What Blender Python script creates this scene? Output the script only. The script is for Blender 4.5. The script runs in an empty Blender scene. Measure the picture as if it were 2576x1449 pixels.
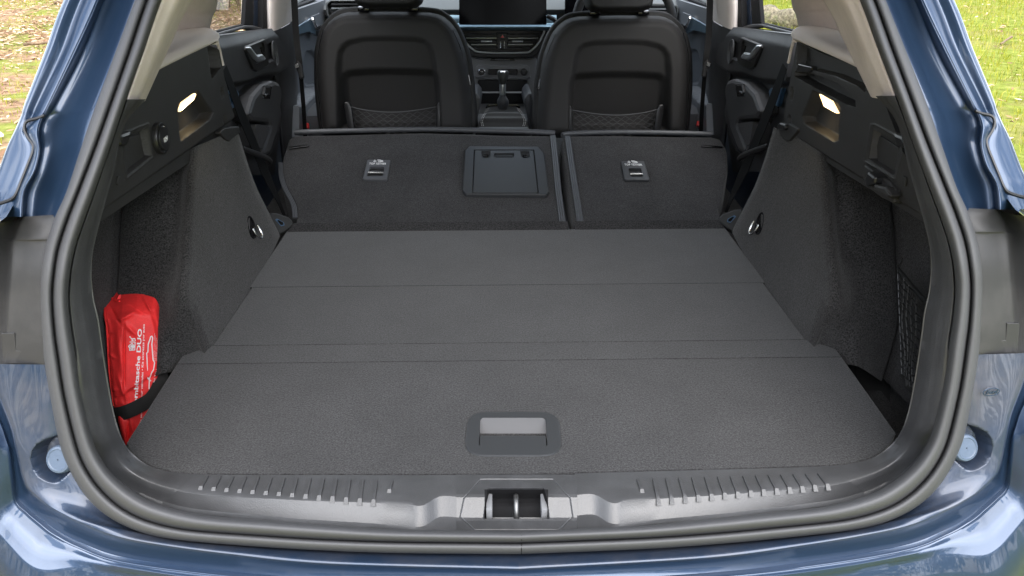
import bpy, bmesh, math, random
import numpy as np
from math import radians, sin, cos, pi
from mathutils.geometry import tessellate_polygon
from mathutils import Vector

# ---------------------------------------------------------------- camera, sky, sun, exposure
S = bpy.context.scene
FPX, PITCH, YAW = 1950.0, radians(26.9), radians(1.15)     # the photograph measured 2576 wide
CAM = np.array([-0.0244, 0.0, 1.40])
cd = bpy.data.cameras.new("camera"); cam = bpy.data.objects.new("camera", cd)
S.collection.objects.link(cam); S.camera = cam
cd.sensor_width = 36.0; cd.lens = 36.0 * FPX / 2576.0; cd.clip_start = 0.02; cd.clip_end = 3000
cam.location = CAM; cam.rotation_euler = (pi / 2 - PITCH, 0, -YAW)

SUN_EL, SUN_ROT = radians(54), radians(170)   # sun azimuth measured like the sky texture's rotation
W = bpy.data.worlds.new("World"); S.world = W; W.use_nodes = True
nt = W.node_tree; nt.nodes.clear()
sky = nt.nodes.new("ShaderNodeTexSky"); sky.sky_type = 'NISHITA'; sky.sun_disc = False
sky.sun_elevation = SUN_EL; sky.sun_rotation = SUN_ROT; sky.air_density = 1.0; sky.dust_density = 2.0
tc = nt.nodes.new("ShaderNodeTexCoord")
mp = nt.nodes.new("ShaderNodeMapping"); mp.inputs['Scale'].default_value = (1.0, 1.0, 2.2)
cl = nt.nodes.new("ShaderNodeTexNoise"); cl.inputs['Scale'].default_value = 2.6; cl.inputs['Detail'].default_value = 7; cl.inputs['Roughness'].default_value = .58
cr = nt.nodes.new("ShaderNodeValToRGB"); cr.color_ramp.elements[0].position = .40; cr.color_ramp.elements[1].position = .60
mx = nt.nodes.new("ShaderNodeMixRGB"); mx.inputs['Color2'].default_value = (11.2, 11.6, 12.3, 1)
bg = nt.nodes.new("ShaderNodeBackground"); bg.inputs['Strength'].default_value = 0.15
wo = nt.nodes.new("ShaderNodeOutputWorld")
L = nt.links.new
L(tc.outputs['Generated'], mp.inputs['Vector']); L(mp.outputs[0], cl.inputs['Vector']); L(cl.outputs['Fac'], cr.inputs[0])
L(cr.outputs[0], mx.inputs['Fac']); L(sky.outputs[0], mx.inputs['Color1']); L(mx.outputs[0], bg.inputs['Color']); L(bg.outputs[0], wo.inputs['Surface'])
sd = bpy.data.lights.new("sun", 'SUN'); sun = bpy.data.objects.new("sun", sd); S.collection.objects.link(sun)
sd.energy = 2.0; sd.angle = radians(70.0); sd.color = (1.0, .975, .935)
sdir = Vector((sin(SUN_ROT) * cos(SUN_EL), cos(SUN_ROT) * cos(SUN_EL), sin(SUN_EL)))
sun.rotation_euler = sdir.to_track_quat('Z', 'Y').to_euler()
vs = S.view_settings; vs.view_transform = 'Standard'; vs.look = 'None'; vs.exposure = 1.5; vs.gamma = 1.0; vs.use_curve_mapping = False
S.cycles.max_bounces = 8; S.cycles.transparent_max_bounces = 12

# ---------------------------------------------------------------- points from measured picture angles and known depths
_F = np.array([sin(YAW) * cos(PITCH), cos(YAW) * cos(PITCH), -sin(PITCH)])
_R = np.array([cos(YAW), -sin(YAW), 0.0]); _U = np.cross(_R, _F)
def ray(x, y):
    x = np.asarray(x, float)[..., None]; y = np.asarray(y, float)[..., None]
    return _F + (x - 1288) / FPX * _R + (724.5 - y) / FPX * _U
def pPl(x, y, p0, n):
    r = ray(x, y); n = np.asarray(n, float); t = ((np.asarray(p0, float) - CAM) @ n) / (r @ n)
    return CAM + r * t[..., None]
def pX(x, y, X):
    r = ray(x, y); t = (np.asarray(X, float) - CAM[0]) / r[..., 0]; return CAM + r * t[..., None]
def pY(x, y, Y):
    r = ray(x, y); t = np.asarray(Y, float) / r[..., 1]; return CAM + r * t[..., None]
def pZ(x, y, Z):
    r = ray(x, y); t = (np.asarray(Z, float) - CAM[2]) / r[..., 2]; return CAM + r * t[..., None]
AZ = np.array([.0, .57, .62, .70, .80, .88, .963, 1.05, 1.15, 1.27, 1.40, 1.6])
AY = np.array([.788, .790, .796, .812, .838, .860, .885, .928, .995, 1.095, 1.21, 1.40])
def pAp(x, y, off=0.0):
    """point on the tailgate aperture surface (raked in side view, bowed in plan)"""
    r = ray(x, y); off = np.broadcast_to(np.asarray(off, float), r.shape[:-1])
    lo = np.full(r.shape[:-1], .25); hi = np.full(r.shape[:-1], 3.2)
    for _ in range(46):
        t = (lo + hi) / 2; P = CAM + r * t[..., None]
        g = P[..., 1] - (np.interp(P[..., 2], AZ, AY) + .10 * P[..., 0] ** 2 + off)
        hi = np.where(g > 0, t, hi); lo = np.where(g > 0, lo, t)
    return CAM + r * ((lo + hi) / 2)[..., None]
def A(pts): return np.array(pts, float)
def xs(p): return A(p)[:, 0]
def ys(p): return A(p)[:, 1]

# ---------------------------------------------------------------- materials
def mat(name, col, rough=.5, metal=0.0, coat=0.0, spec=.5, bump=None, speck=None, emit=None, sheen=0.0, dirt=None, streak=None, varr=0.0):
    m = bpy.data.materials.new(name); m.use_nodes = True
    n = m.node_tree.nodes; l = m.node_tree.links; b = n['Principled BSDF']
    b.inputs['Base Color'].default_value = (*col, 1); b.inputs['Roughness'].default_value = rough
    b.inputs['Metallic'].default_value = metal; b.inputs['Coat Weight'].default_value = coat; b.inputs['Coat Roughness'].default_value = .03
    b.inputs['Specular IOR Level'].default_value = spec; b.inputs['Sheen Weight'].default_value = sheen
    tcn = n.new('ShaderNodeTexCoord'); co = tcn.outputs['Object']
    def noise(sc, det=2, r=.5):
        t = n.new('ShaderNodeTexNoise'); t.inputs['Scale'].default_value = sc; t.inputs['Detail'].default_value = det; t.inputs['Roughness'].default_value = r
        l.new(co, t.inputs['Vector']); return t.outputs['Fac']
    def ramp(f, a, bb, ca=(0, 0, 0, 1), cb=(1, 1, 1, 1)):
        t = n.new('ShaderNodeValToRGB'); t.color_ramp.elements[0].position = a; t.color_ramp.elements[1].position = bb
        t.color_ramp.elements[0].color = ca; t.color_ramp.elements[1].color = cb; l.new(f, t.inputs[0]); return t.outputs[0]
    def mix(f, c1, c2, mode='MIX'):
        t = n.new('ShaderNodeMixRGB'); t.blend_type = mode
        for i, c in (('Fac', f), ('Color1', c1), ('Color2', c2)):
            if hasattr(c, 'is_linked'): l.new(c, t.inputs[i])
            elif i == 'Fac': t.inputs[i].default_value = c
            else: t.inputs[i].default_value = (*c, 1)
        return t.outputs[0]
    cur = None
    if speck:                                   # (scale, dark factor, light factor [, cloud scale])
        sc, a, bb = speck[:3]
        f = noise(sc, 3, .75); cur = ramp(f, .34, .68, (*[c * a for c in col], 1), (*[c * bb for c in col], 1))
        g = ramp(noise(speck[3] if len(speck) > 3 else 9, 4, .6), .3, .75, (.78, .78, .78, 1), (1.17, 1.17, 1.17, 1))
        cur = mix(1.0, cur, g, 'MULTIPLY')
    if dirt:                                    # (colour, scale, lo, hi, amount)
        f = ramp(noise(dirt[1], 8, .72), dirt[2], dirt[3], (0, 0, 0, 1), (dirt[4],) * 3 + (1,))
        cur = mix(f, cur if cur is not None else col, dirt[0])
        rr = n.new('ShaderNodeMapRange'); rr.inputs[3].default_value = rough; rr.inputs[4].default_value = min(1, rough + .35); l.new(f, rr.inputs[0]); l.new(rr.outputs[0], b.inputs['Roughness'])
    elif varr:
        f = noise(7, 6, .65); rr = n.new('ShaderNodeMapRange'); rr.inputs[1].default_value = .3; rr.inputs[2].default_value = .7
        rr.inputs[3].default_value = max(.02, rough - varr); rr.inputs[4].default_value = rough + varr; l.new(f, rr.inputs[0]); l.new(rr.outputs[0], b.inputs['Roughness'])
    if cur is not None: l.new(cur, b.inputs['Base Color'])
    if bump:                                    # (kind, scale, strength, distance)
        k, sc, st, di = bump
        if k == 'noise': h = noise(sc, 3, .6)
        elif k == 'grain':
            t = n.new('ShaderNodeTexVoronoi'); t.inputs['Scale'].default_value = sc; l.new(co, t.inputs['Vector']); h = t.outputs['Distance']
        elif k == 'rib':
            t = n.new('ShaderNodeTexWave'); t.wave_type = 'BANDS'; t.bands_direction = 'Z'; t.inputs['Scale'].default_value = sc; t.inputs['Distortion'].default_value = .4; l.new(co, t.inputs['Vector']); h = t.outputs['Fac']
        bn = n.new('ShaderNodeBump'); bn.inputs['Strength'].default_value = st; bn.inputs['Distance'].default_value = di
        l.new(h, bn.inputs['Height']); l.new(bn.outputs[0], b.inputs['Normal'])
    if emit: b.inputs['Emission Color'].default_value = (*emit[0], 1); b.inputs['Emission Strength'].default_value = emit[1]
    return m
M = {}
M['carpet'] = mat('boot carpet', (.0255, .0252, .0260), .95, spec=.12, speck=(360, .12, 2.1, 8), bump=('noise', 400, .45, .0012), sheen=.3)
M['carpet_seat'] = mat('seat back carpet', (.030, .0292, .030), .97, spec=.08, speck=(360, .12, 2.1, 10), bump=('noise', 420, .6, .002), sheen=.15)
M['carpet_dark'] = mat('side carpet', (.034, .033, .033), .97, spec=.08, speck=(360, .15, 2.0, 9), bump=('noise', 520, .5, .002), sheen=.15)
M['plastic'] = mat('black grained plastic', (.027, .027, .0275), .50, spec=.42, bump=('grain', 620, .22, .0008), varr=.06)
M['sill'] = mat('sill grained plastic', (.046, .047, .050), .42, spec=.85, bump=('grain', 560, .25, .0008), speck=(60, .92, 1.06, 14), varr=.06)
M['panel'] = mat('side panel plastic', (.027, .0258, .025), .55, spec=.38, bump=('grain', 640, .2, .0008), varr=.05)
M['smooth_black'] = mat('smooth black plastic', (.016, .016, .017), .32, spec=.45, varr=.05)
M['gloss_black'] = mat('gloss black', (.006, .006, .007), .06, spec=.5)
M['hatch'] = mat('satin grey plastic', (.034, .036, .039), .38, spec=.45, bump=('noise', 900, .06, .0005))
M['rubber'] = mat('weather seal rubber', (.060, .061, .065), .58, spec=.5, bump=('noise', 120, .10, .002), dirt=((.12, .12, .12), 16, .55, .82, .18))
M['paint'] = mat('metallic blue paint', (.024, .047, .092), .33, metal=.5, coat=.8, bump=('noise', 2600, .05, .0004), dirt=((.13, .12, .11), 9, .60, .82, .25))
M['paint_dirty'] = mat('metallic blue paint with dust', (.019, .037, .074), .38, metal=.4, coat=.6, bump=('noise', 2600, .05, .0004), dirt=((.13, .12, .12), 6, .42, .72, .5))
M['paint_clean'] = mat('clean metallic blue paint', (.022, .046, .092), .32, metal=.5, coat=.8, bump=('noise', 2600, .05, .0004))
M['lamp_panel'] = mat('dusty grey plastic', (.030, .030, .031), .45, spec=.45, bump=('noise', 300, .06, .0006), dirt=((.085, .08, .076), 7, .48, .78, .45))
M['beige'] = mat('beige trim', (.78, .69, .66), .75, spec=.2, bump=('rib', 260, .35, .0006), speck=(300, .96, 1.03, 5))
M['beige_plain'] = mat('beige moulded trim', (.74, .67, .64), .7, spec=.25, bump=('noise', 700, .06, .0004))
M['leather'] = mat('black leather', (.019, .019, .0195), .6, spec=.4, bump=('grain', 380, .12, .0007), varr=.05)
M['seat_shell'] = mat('black seat shell', (.030, .029, .029), .66, spec=.32, bump=('noise', 600, .05, .0004))
M['vinyl'] = mat('grey vinyl', (.072, .075, .082), .42, spec=.45, bump=('grain', 420, .12, .0006))
M['door'] = mat('door trim', (.038, .038, .041), .5, spec=.4, bump=('grain', 500, .15, .0007), varr=.05)
M['door_grey'] = mat('grey door trim', (.115, .125, .140), .5, spec=.4, bump=('grain', 500, .12, .0006))
M['dash'] = mat('soft dashboard', (.075, .083, .088), .5, spec=.4, bump=('grain', 500, .1, .0006))
M['dash_black'] = mat('dashboard black', (.034, .035, .038), .45, spec=.4, bump=('grain', 500, .1, .0006))
M['trim_blue'] = mat('brushed blue grey trim', (.16, .24, .31), .32, metal=.6)
M['chrome'] = mat('chrome', (.75, .76, .78), .12, metal=1.0)
M['steel'] = mat('bare steel', (.50, .50, .49), .25, metal=1.0)
M['handle_lit'] = mat('handle plastic in lit tone', (.10, .10, .104), .5, spec=.4, bump=('noise', 900, .06, .0005))  # paler than the handle frame: light on the slope put into the colour
M['dark_steel'] = mat('dull dark steel', (.16, .16, .16), .38, metal=.9)
M['seat_net'] = mat('seat pocket net', (.050, .050, .051), .7)
M['blue_plastic'] = mat('blue plastic', (.045, .10, .18), .35)
M['red_cloth'] = mat('red nylon', (.85, .035, .035), .55, spec=.35, bump=('noise', 45, .25, .004), speck=(500, .92, 1.06, 20))
M['red'] = mat('red plastic', (.55, .012, .012), .3)
M['white'] = mat('white print', (.80, .80, .80), .6)
M['grey_print'] = mat('grey print', (.32, .32, .33), .6)
M['web'] = mat('seat belt webbing', (.005, .005, .0055), .7, spec=.2, bump=('noise', 700, .2, .0005))
M['strap'] = mat('elastic webbing', (.022, .022, .022), .8, spec=.2, bump=('noise', 800, .5, .0008))
M['net'] = mat('black net cord', (.010, .010, .010), .6)
M['bumpstop'] = mat('pale rubber stop', (.085, .115, .165), .40, spec=.4, bump=('noise', 60, .25, .003), coat=.2)
M['lamp'] = mat('boot lamp', (1, .9, .7), .3, emit=((1.0, .80, .50), 4.0))
M['lamp_edge'] = mat('lamp lens rim', (.7, .55, .3), .15, emit=((1.0, .70, .35), .9))
M['screen'] = mat('screen glass', (.004, .004, .005), .10, spec=.06)
M['frame_black'] = mat('matt black frame', (.010, .010, .011), .8, spec=.15)
M['satin'] = mat('satin chrome', (.62, .66, .70), .32, metal=.8)
M['door_pull'] = mat('door pull', (.050, .050, .053), .5, spec=.45, bump=('grain', 500, .1, .0006))
M['dash_mid'] = mat('grey stack plastic', (.20, .205, .215), .5, spec=.4, bump=('grain', 500, .1, .0006))
M['dash_gloss'] = mat('dark dash panel', (.008, .008, .009), .35, spec=.25)
M['tyre'] = mat('tyre rubber', (.018, .018, .018), .8)
M['headliner'] = mat('headliner', (.50, .49, .46), .9, speck=(300, .95, 1.03, 5))
M['stitch'] = mat('pale thread', (.45, .45, .44), .7)
def glass(nm='window glass', tint=(.88, .92, .90)):
    m = bpy.data.materials.new(nm); m.use_nodes = True; n = m.node_tree.nodes; l = m.node_tree.links; n.clear()
    o = n.new('ShaderNodeOutputMaterial'); t = n.new('ShaderNodeBsdfTransparent'); g = n.new('ShaderNodeBsdfGlossy'); x = n.new('ShaderNodeMixShader'); f = n.new('ShaderNodeLayerWeight')
    t.inputs[0].default_value = (*tint, 1); g.inputs['Roughness'].default_value = .01; f.inputs['Blend'].default_value = .12
    mm = n.new('ShaderNodeMath'); mm.operation = 'MULTIPLY'; mm.inputs[1].default_value = .6
    l.new(f.outputs['Fresnel'], mm.inputs[0]); l.new(mm.outputs[0], x.inputs[0]); l.new(t.outputs[0], x.inputs[1]); l.new(g.outputs[0], x.inputs[2]); l.new(x.outputs[0], o.inputs[0]); return m
M['glass'] = glass(); M['dimming_glass'] = glass('dimming quarter glass', (.22, .24, .23))  # quarter glass tint is added to hold back daylight

# ---------------------------------------------------------------- objects
WORLD = {}
def empty(name, loc, label, cat, group=None):
    o = bpy.data.objects.new(name, None); S.collection.objects.link(o); o.location = loc; o.empty_display_size = .2
    o['label'] = label; o['category'] = cat
    if group: o['group'] = group
    WORLD[o.name] = np.array(loc, float); return o
class MB:
    def __init__(s): s.v = []; s.f = []
    def add(s, vs, fs):
        b = len(s.v); s.v.extend([tuple(map(float, p)) for p in vs]); s.f.extend([tuple(i + b for i in q) for q in fs]); return s
    def grid(s, G, closed_u=False, closed_v=False):
        G = np.asarray(G); r, c = G.shape[:2]; fs = []
        for i in range(r if closed_u else r - 1):
            for j in range(c if closed_v else c - 1):
                i2, j2 = (i + 1) % r, (j + 1) % c; fs.append((i * c + j, i * c + j2, i2 * c + j2, i2 * c + j))
        return s.add(G.reshape(-1, 3), fs)
    def box(s, c, d, ax=None):
        c = np.asarray(c, float); d = np.asarray(d, float) / 2; ax = np.eye(3) if ax is None else np.asarray(ax)
        P = [c + ax[0] * d[0] * a + ax[1] * d[1] * b + ax[2] * d[2] * e for e in (-1, 1) for b in (-1, 1) for a in (-1, 1)]
        return s.add(P, [(0, 2, 3, 1), (4, 5, 7, 6), (0, 1, 5, 4), (2, 6, 7, 3), (0, 4, 6, 2), (1, 3, 7, 5)])
    def tube(s, path, r, n=8, closed=False, caps=True):
        P = np.asarray(path, float); k = len(P); r = np.broadcast_to(np.asarray(r, float), (k,)); rows = []
        up = np.array([.123, .45, .88]); prev = None
        for i in range(k):
            a = P[(i - 1) % k] if (closed or i > 0) else P[i]; b = P[(i + 1) % k] if (closed or i < k - 1) else P[i]
            t = b - a; t = t / (np.linalg.norm(t) + 1e-12); u = (up if prev is None else prev); u = u - t * (u @ t); u /= np.linalg.norm(u) + 1e-12; prev = u; w = np.cross(t, u)
            rows.append([P[i] + r[i] * (cos(2 * pi * q / n) * u + sin(2 * pi * q / n) * w) for q in range(n)])
        b0 = len(s.v); s.grid(rows, closed_u=closed, closed_v=True)
        if caps and not closed: s.f.append(tuple(b0 + q for q in range(n))); s.f.append(tuple(b0 + (k - 1) * n + q for q in range(n)))
        return s
    def build(s, name, m, parent=None, mirror=False, angle=38, bevel=0, label=None, flip=None):
        v = np.array(s.v)
        if mirror: v = v * np.array([-1, 1, 1])
        c = (v.min(0) + v.max(0)) / 2
        me = bpy.data.meshes.new(name); me.from_pydata((v - c).tolist(), [], s.f); me.validate()
        bm = bmesh.new(); bm.from_mesh(me); bmesh.ops.remove_doubles(bm, verts=bm.verts, dist=1e-6); bmesh.ops.recalc_face_normals(bm, faces=bm.faces)
        if bevel: bmesh.ops.bevel(bm, geom=[e for e in bm.edges if e.is_manifold and e.calc_face_angle(0) > .6], offset=bevel, segments=2, affect='EDGES', profile=.5)
        bm.to_mesh(me); bm.free(); me.shade_smooth()
        if angle < 180: me.set_sharp_from_angle(angle=radians(angle))
        me.materials.append(M[m] if isinstance(m, str) else m)
        o = bpy.data.objects.new(name, me); S.collection.objects.link(o)
        pw = np.zeros(3)
        if parent is not None: o.parent = parent; pw = WORLD[parent.name]
        o.location = (c - pw).tolist(); WORLD[o.name] = c
        if label: o['label'] = label
        return o
def cat_rom(P, k):
    """smooth polyline through control rows; P (n, ...)"""
    P = np.asarray(P, float); n = len(P); out = []
    for i in range(n - 1):
        p0 = P[max(i - 1, 0)]; p1 = P[i]; p2 = P[i + 1]; p3 = P[min(i + 2, n - 1)]
        for j in range(k):
            t = j / k; out.append(.5 * ((2 * p1) + (p2 - p0) * t + (2 * p0 - 5 * p1 + 4 * p2 - p3) * t * t + (3 * p1 - p0 - 3 * p2 + p3) * t ** 3))
    out.append(P[-1]); return np.array(out)
def resample(P, n, smooth=True):
    P = cat_rom(P, 6) if smooth and len(P) > 2 else np.asarray(P, float)
    d = np.r_[0, np.cumsum(np.linalg.norm(np.diff(P, axis=0), axis=1))]; s = np.linspace(0, d[-1], n)
    return np.stack([np.interp(s, d, P[:, i]) for i in range(P.shape[1])], 1)
def loft(rails, k=4, kc=1):
    """rails: list of (n,3) arrays with matching stations"""
    R = [cat_rom(r, k) for r in rails]
    G = np.array(R)
    if kc > 1: G = cat_rom(G, kc)
    return G
def sdf(poly, X, Y):
    """signed distance to polygon, negative inside (vectorised)"""
    poly = A(poly); d = np.full(X.shape, 1e9); ins = np.zeros(X.shape, bool); n = len(poly)
    for i in range(n):
        a = poly[i]; b = poly[(i + 1) % n]; e = b - a; wx = X - a[0]; wy = Y - a[1]
        t = np.clip((wx * e[0] + wy * e[1]) / (e @ e + 1e-12), 0, 1); d = np.minimum(d, np.hypot(wx - t * e[0], wy - t * e[1]))
        c = ((a[1] <= Y) != (b[1] <= Y)); xi = a[0] + (Y - a[1]) / (b[1] - a[1] + 1e-12) * e[0]; ins ^= c & (X < xi)
    return np.where(ins, -d, d)
def sst(x, a, b):
    t = np.clip((x - a) / (b - a), 0, 1); return t * t * (3 - 2 * t)
def inside(poly, X, Y, soft=4): return sst(-sdf(poly, X, Y), -soft * .2, soft)
def relief(Lr, Rr, nx, ny, surf, n, disp=None, skirt=.02, sm=True):
    """sheet between two rails, pushed along n by disp(px,py), with a skirt behind its border"""
    a = resample(A(Lr), ny, sm); b = resample(A(Rr), ny, sm); s = np.linspace(0, 1, nx)[None, :, None]
    Q = a[:, None, :] * (1 - s) + b[:, None, :] * s; X, Y = Q[..., 0], Q[..., 1]
    P = surf(X, Y); n = np.asarray(n, float); n = n / np.linalg.norm(n)
    if disp is not None: P = P + disp(X, Y)[..., None] * n
    mb = MB().grid(P)
    if skirt:
        for e in (P[0], P[-1], P[:, 0], P[:, -1]): mb.grid(np.array([e, e - n * skirt]))
    return mb
def rounded(poly, r, seg=5):
    P = A(poly); n = len(P); out = []; r = np.broadcast_to(np.asarray(r, float), (n,))
    for i in range(n):
        p, a, b = P[i], P[i - 1], P[(i + 1) % n]; u = a - p; v = b - p; lu, lv = np.linalg.norm(u), np.linalg.norm(v); u /= lu; v /= lv
        ang = math.acos(max(-1, min(1, float(u @ v)))); d = min(r[i] / max(math.tan(ang / 2), 1e-3), .48 * lu, .48 * lv)
        if r[i] <= 0 or ang > 3.05: out.append(p); continue
        s, e = p + u * d, p + v * d
        for k in range(seg + 1):
            t = k / seg; out.append(s * (1 - t) ** 2 + 2 * p * t * (1 - t) + e * t * t)
    return np.array(out)
def frame_of(n, up=(0, 0, 1)):
    n = np.asarray(n, float); n = n / np.linalg.norm(n); up = np.asarray(up, float)
    if abs(n @ up) > .97: up = np.array([0, 1.0, 0])
    x = np.cross(up, n); x /= np.linalg.norm(x); return x, np.cross(n, x), n
def plate_mb(mb, P3, n, thick, bevel=.002, r=.004, holes=(), hole_depth=None):
    """solid plate whose front face goes through P3; n points to the viewer. A hole with hole_depth gets walls and a floor"""
    P3 = np.asarray(P3, float); x, y, n = frame_of(n); o = P3.mean(0)
    to2 = lambda P: np.stack([(np.asarray(P) - o) @ x, (np.asarray(P) - o) @ y], 1)
    to3 = lambda q, h: o + q[:, :1] * x + q[:, 1:] * y + n * h
    q = rounded(to2(P3), r) if r else to2(P3)
    ar = .5 * np.sum(q[:, 0] * np.roll(q[:, 1], -1) - np.roll(q[:, 0], -1) * q[:, 1])
    if ar < 0: q = q[::-1]
    def inset(q, d):
        e = np.roll(q, -1, 0) - q; e /= np.linalg.norm(e, axis=1, keepdims=True) + 1e-9; nn = np.stack([-e[:, 1], e[:, 0]], 1); m = nn + np.roll(nn, 1, 0)
        m /= np.linalg.norm(m, axis=1, keepdims=True) + 1e-9; return q + m * d
    ins = inset(q, bevel); mid = inset(q, bevel * .3)
    rings = [to3(ins, 0), to3(mid, -bevel * .3), to3(q, -bevel), to3(q, -thick)]
    mb.grid(np.array(rings), closed_v=True)
    hq = [(rounded(to2(h), r) if r else to2(h)) for h in holes]
    loops = [[Vector((a, b, 0)) for a, b in ins]] + [[Vector((a, b, 0)) for a, b in h] for h in hq]
    flat = np.concatenate([ins] + hq); tri = tessellate_polygon(loops); mb.add(to3(flat, 0), [tuple(t) for t in tri])
    tb = tessellate_polygon([loops[0]]); mb.add(to3(ins, -thick), [tuple(t) for t in tb]) if not holes else None
    for h in hq:
        hd = hole_depth or thick
        mb.grid(np.array([to3(h, 0), to3(h, -hd)]), closed_v=True)
        if hole_depth:
            t = tessellate_polygon([[Vector((a, b, 0)) for a, b in h]]); mb.add(to3(h, -hd), [tuple(k) for k in t])
    return mb
def plate(name, m, parent, P3, n, thick=.006, bevel=.0015, r=.004, holes=(), hole_depth=None, mirror=False, label=None):
    return plate_mb(MB(), P3, n, thick, bevel, r, holes, hole_depth).build(name, m, parent, mirror=mirror, label=label, angle=14)
def ribbon(path, wdir, w, nrm, th=.0016):
    P = np.asarray(path, float); wdir = np.asarray(wdir, float); w = np.broadcast_to(np.asarray(w, float), (len(P),))[:, None]; nrm = np.asarray(nrm, float)
    wd = wdir if wdir.ndim == 2 else np.broadcast_to(wdir, P.shape)
    a, b = P - wd * w / 2, P + wd * w / 2; c = nrm * th
    return MB().grid(np.array([a, b, b - c, a - c]), closed_u=True)
def text(name, s, m, parent, o, xd, yd, size, sx=1.0, mirror=False, depth=.0004, bold=.0, shear=0.0):
    cu = bpy.data.curves.new(name, 'FONT'); cu.body = s; cu.size = size; cu.extrude = depth; cu.align_x = 'CENTER'; cu.align_y = 'CENTER'; cu.offset = bold * size; cu.shear = shear; cu.resolution_u = 3
    t = bpy.data.objects.new('t', cu); me = bpy.data.meshes.new_from_object(t); bpy.data.objects.remove(t); bpy.data.curves.remove(cu)
    xd = np.asarray(xd, float); xd = xd / np.linalg.norm(xd); yd = np.asarray(yd, float); yd = yd - xd * (yd @ xd); yd /= np.linalg.norm(yd); zd = np.cross(xd, yd)
    v = np.array([tuple(q.co) for q in me.vertices]); P = np.asarray(o) + v[:, :1] * sx * xd + v[:, 1:2] * yd + v[:, 2:] * zd
    mb = MB().add(P, [tuple(q.vertices) for q in me.polygons]); bpy.data.meshes.remove(me)
    return mb.build(name, m, parent, mirror=mirror, angle=30)
def both(fn):
    fn(False); fn(True)
# ================================================================ the car: shell round the boot opening
CAR = empty('estate_car', (0, 2.3, 0), 'metallic blue estate car seen from behind with open boot and folded rear seats', 'car')

# stations run from the top of the left pillar down and along to the middle of the sill
E0 = A([(433,-250),(340,0),(291,130),(243,260),(203,375),(167,483),(137,550),(113,625),(104,690),(102,750),(106,830),(113,916),(127,1000),(150,1116),(172,1175),(200,1226),(230,1264),(267,1296),(312,1322),(367,1343),(430,1356),(500,1364),(633,1374),(800,1384),(1000,1391),(1292,1394)])
G0 = A([(463,-250),(370,0),(326,130),(281,258),(240,372),(197,483),(170,553),(147,625),(136,690),(132,750),(137,830),(147,900),(162,995),(187,1100),(207,1160),(235,1208),(266,1244),(300,1273),(342,1298),(392,1316),(450,1329),(518,1337),(645,1346),(805,1356),(1000,1363),(1292,1366)])
B0 = A([(505,-250),(407,0),(362,130),(318,250),(278,370),(238,483),(210,560),(188,628),(176,690),(172,750),(178,820),(189,890),(203,985),(226,1083),(247,1140),(275,1183),(306,1214),(340,1239),(378,1260),(425,1276),(480,1289),(545,1299),(665,1308),(815,1319),(1000,1331),(1292,1336)])
def snap(px, P):
    P = np.array(P)
    if abs(px[-1][0] - 1292) < 1: P[-1, 0] = 0.0        # the middle of the car
    return P
def rail(P, off): return snap(P, pAp(xs(P), ys(P), off))
def proj(P):
    d = np.asarray(P) - CAM; z = d @ _F; return 1288 + FPX * (d @ _R) / z, 724.5 - FPX * (d @ _U) / z
for mir in (False, True):
    fr = [0, .25, .5, .75, 1]
    def between(Pa, Pb, f): return Pa * (1 - f) + Pb * f
    # outer lip of the weather seal
    rails = [rail(E0, .014), rail(E0, 0), rail(between(E0, G0, .18), -.010), rail(between(E0, G0, .5), -.013), rail(between(E0, G0, .82), -.009), rail(between(E0, G0, .97), .006)]
    MB().grid(loft(rails, 5, 2)).build('seal_lip', 'rubber', CAR, mirror=mir, angle=180)
    rails = [rail(between(G0, B0, -.03), .006), rail(between(G0, B0, .08), -.004), rail(between(G0, B0, .35), -.014), rail(between(G0, B0, .7), -.011), rail(between(G0, B0, .95), .004), rail(between(G0, B0, 1.0), .016)]
    MB().grid(loft(rails, 5, 2)).build('seal_bulb', 'rubber', CAR, mirror=mir, angle=180)

# butt joint where the ends of the seal meet
jp = [(1338, .003), (1347, -.0125), (1358, -.0115), (1364, .002), (1367, .004), (1371, -.0105), (1381, -.0135), (1389, -.0105), (1394, -.001)]
MB().tube(np.array([pAp(1312., float(y), o_) for y, o_ in jp]), .0006, 6).build('seal_joint', 'frame_black', CAR)
# trim ring between the seal and the carpet
TB = A([(318,250),(298,310),(278,370),(256,430),(238,483),(210,560),(190,620),(177,680),(172,750),(178,820),(188,880),(196,940),(205,1000),(216,1055),(229,1105),(246,1147),(268,1182),(294,1208),(324,1232),(360,1254),(402,1272),(462,1288),(560,1300),(660,1308),(777,1318),(1000,1331),(1060,1333),(1105,1334),(1150,1335)])
TT = A([(367,250),(326,296),(302,350),(288,424),(270,490),(247,575),(233,640),(230,696),(236,752),(248,803),(256,860),(266,925),(279,1000),(291,1055),(305,1098),(322,1128),(345,1152),(375,1172),(410,1184),(450,1190),(493,1193),(540,1194),(620,1195),(700,1195),(800,1195),(1010,1195),(1060,1195),(1105,1195),(1150,1195)])
toff = np.interp(np.arange(29), [0, 7, 20, 28], [.075, .075, .113, .118])
f1 = np.interp(np.arange(29), [0, 20, 25, 26, 27, 28], [.5, .5, .5, .53, .36, .36])
f2 = np.interp(np.arange(29), [0, 20, 25, 26, 27, 28], [.9, .9, .95, .97, .79, .79])
o1 = np.interp(np.arange(29), [0, 7, 20, 26, 27, 28], [.030, .034, .064, .064, .083, .083])
o2 = np.interp(np.arange(29), [0, 7, 20, 26, 27, 28], [.010, .012, .040, .036, .052, .052])
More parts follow.
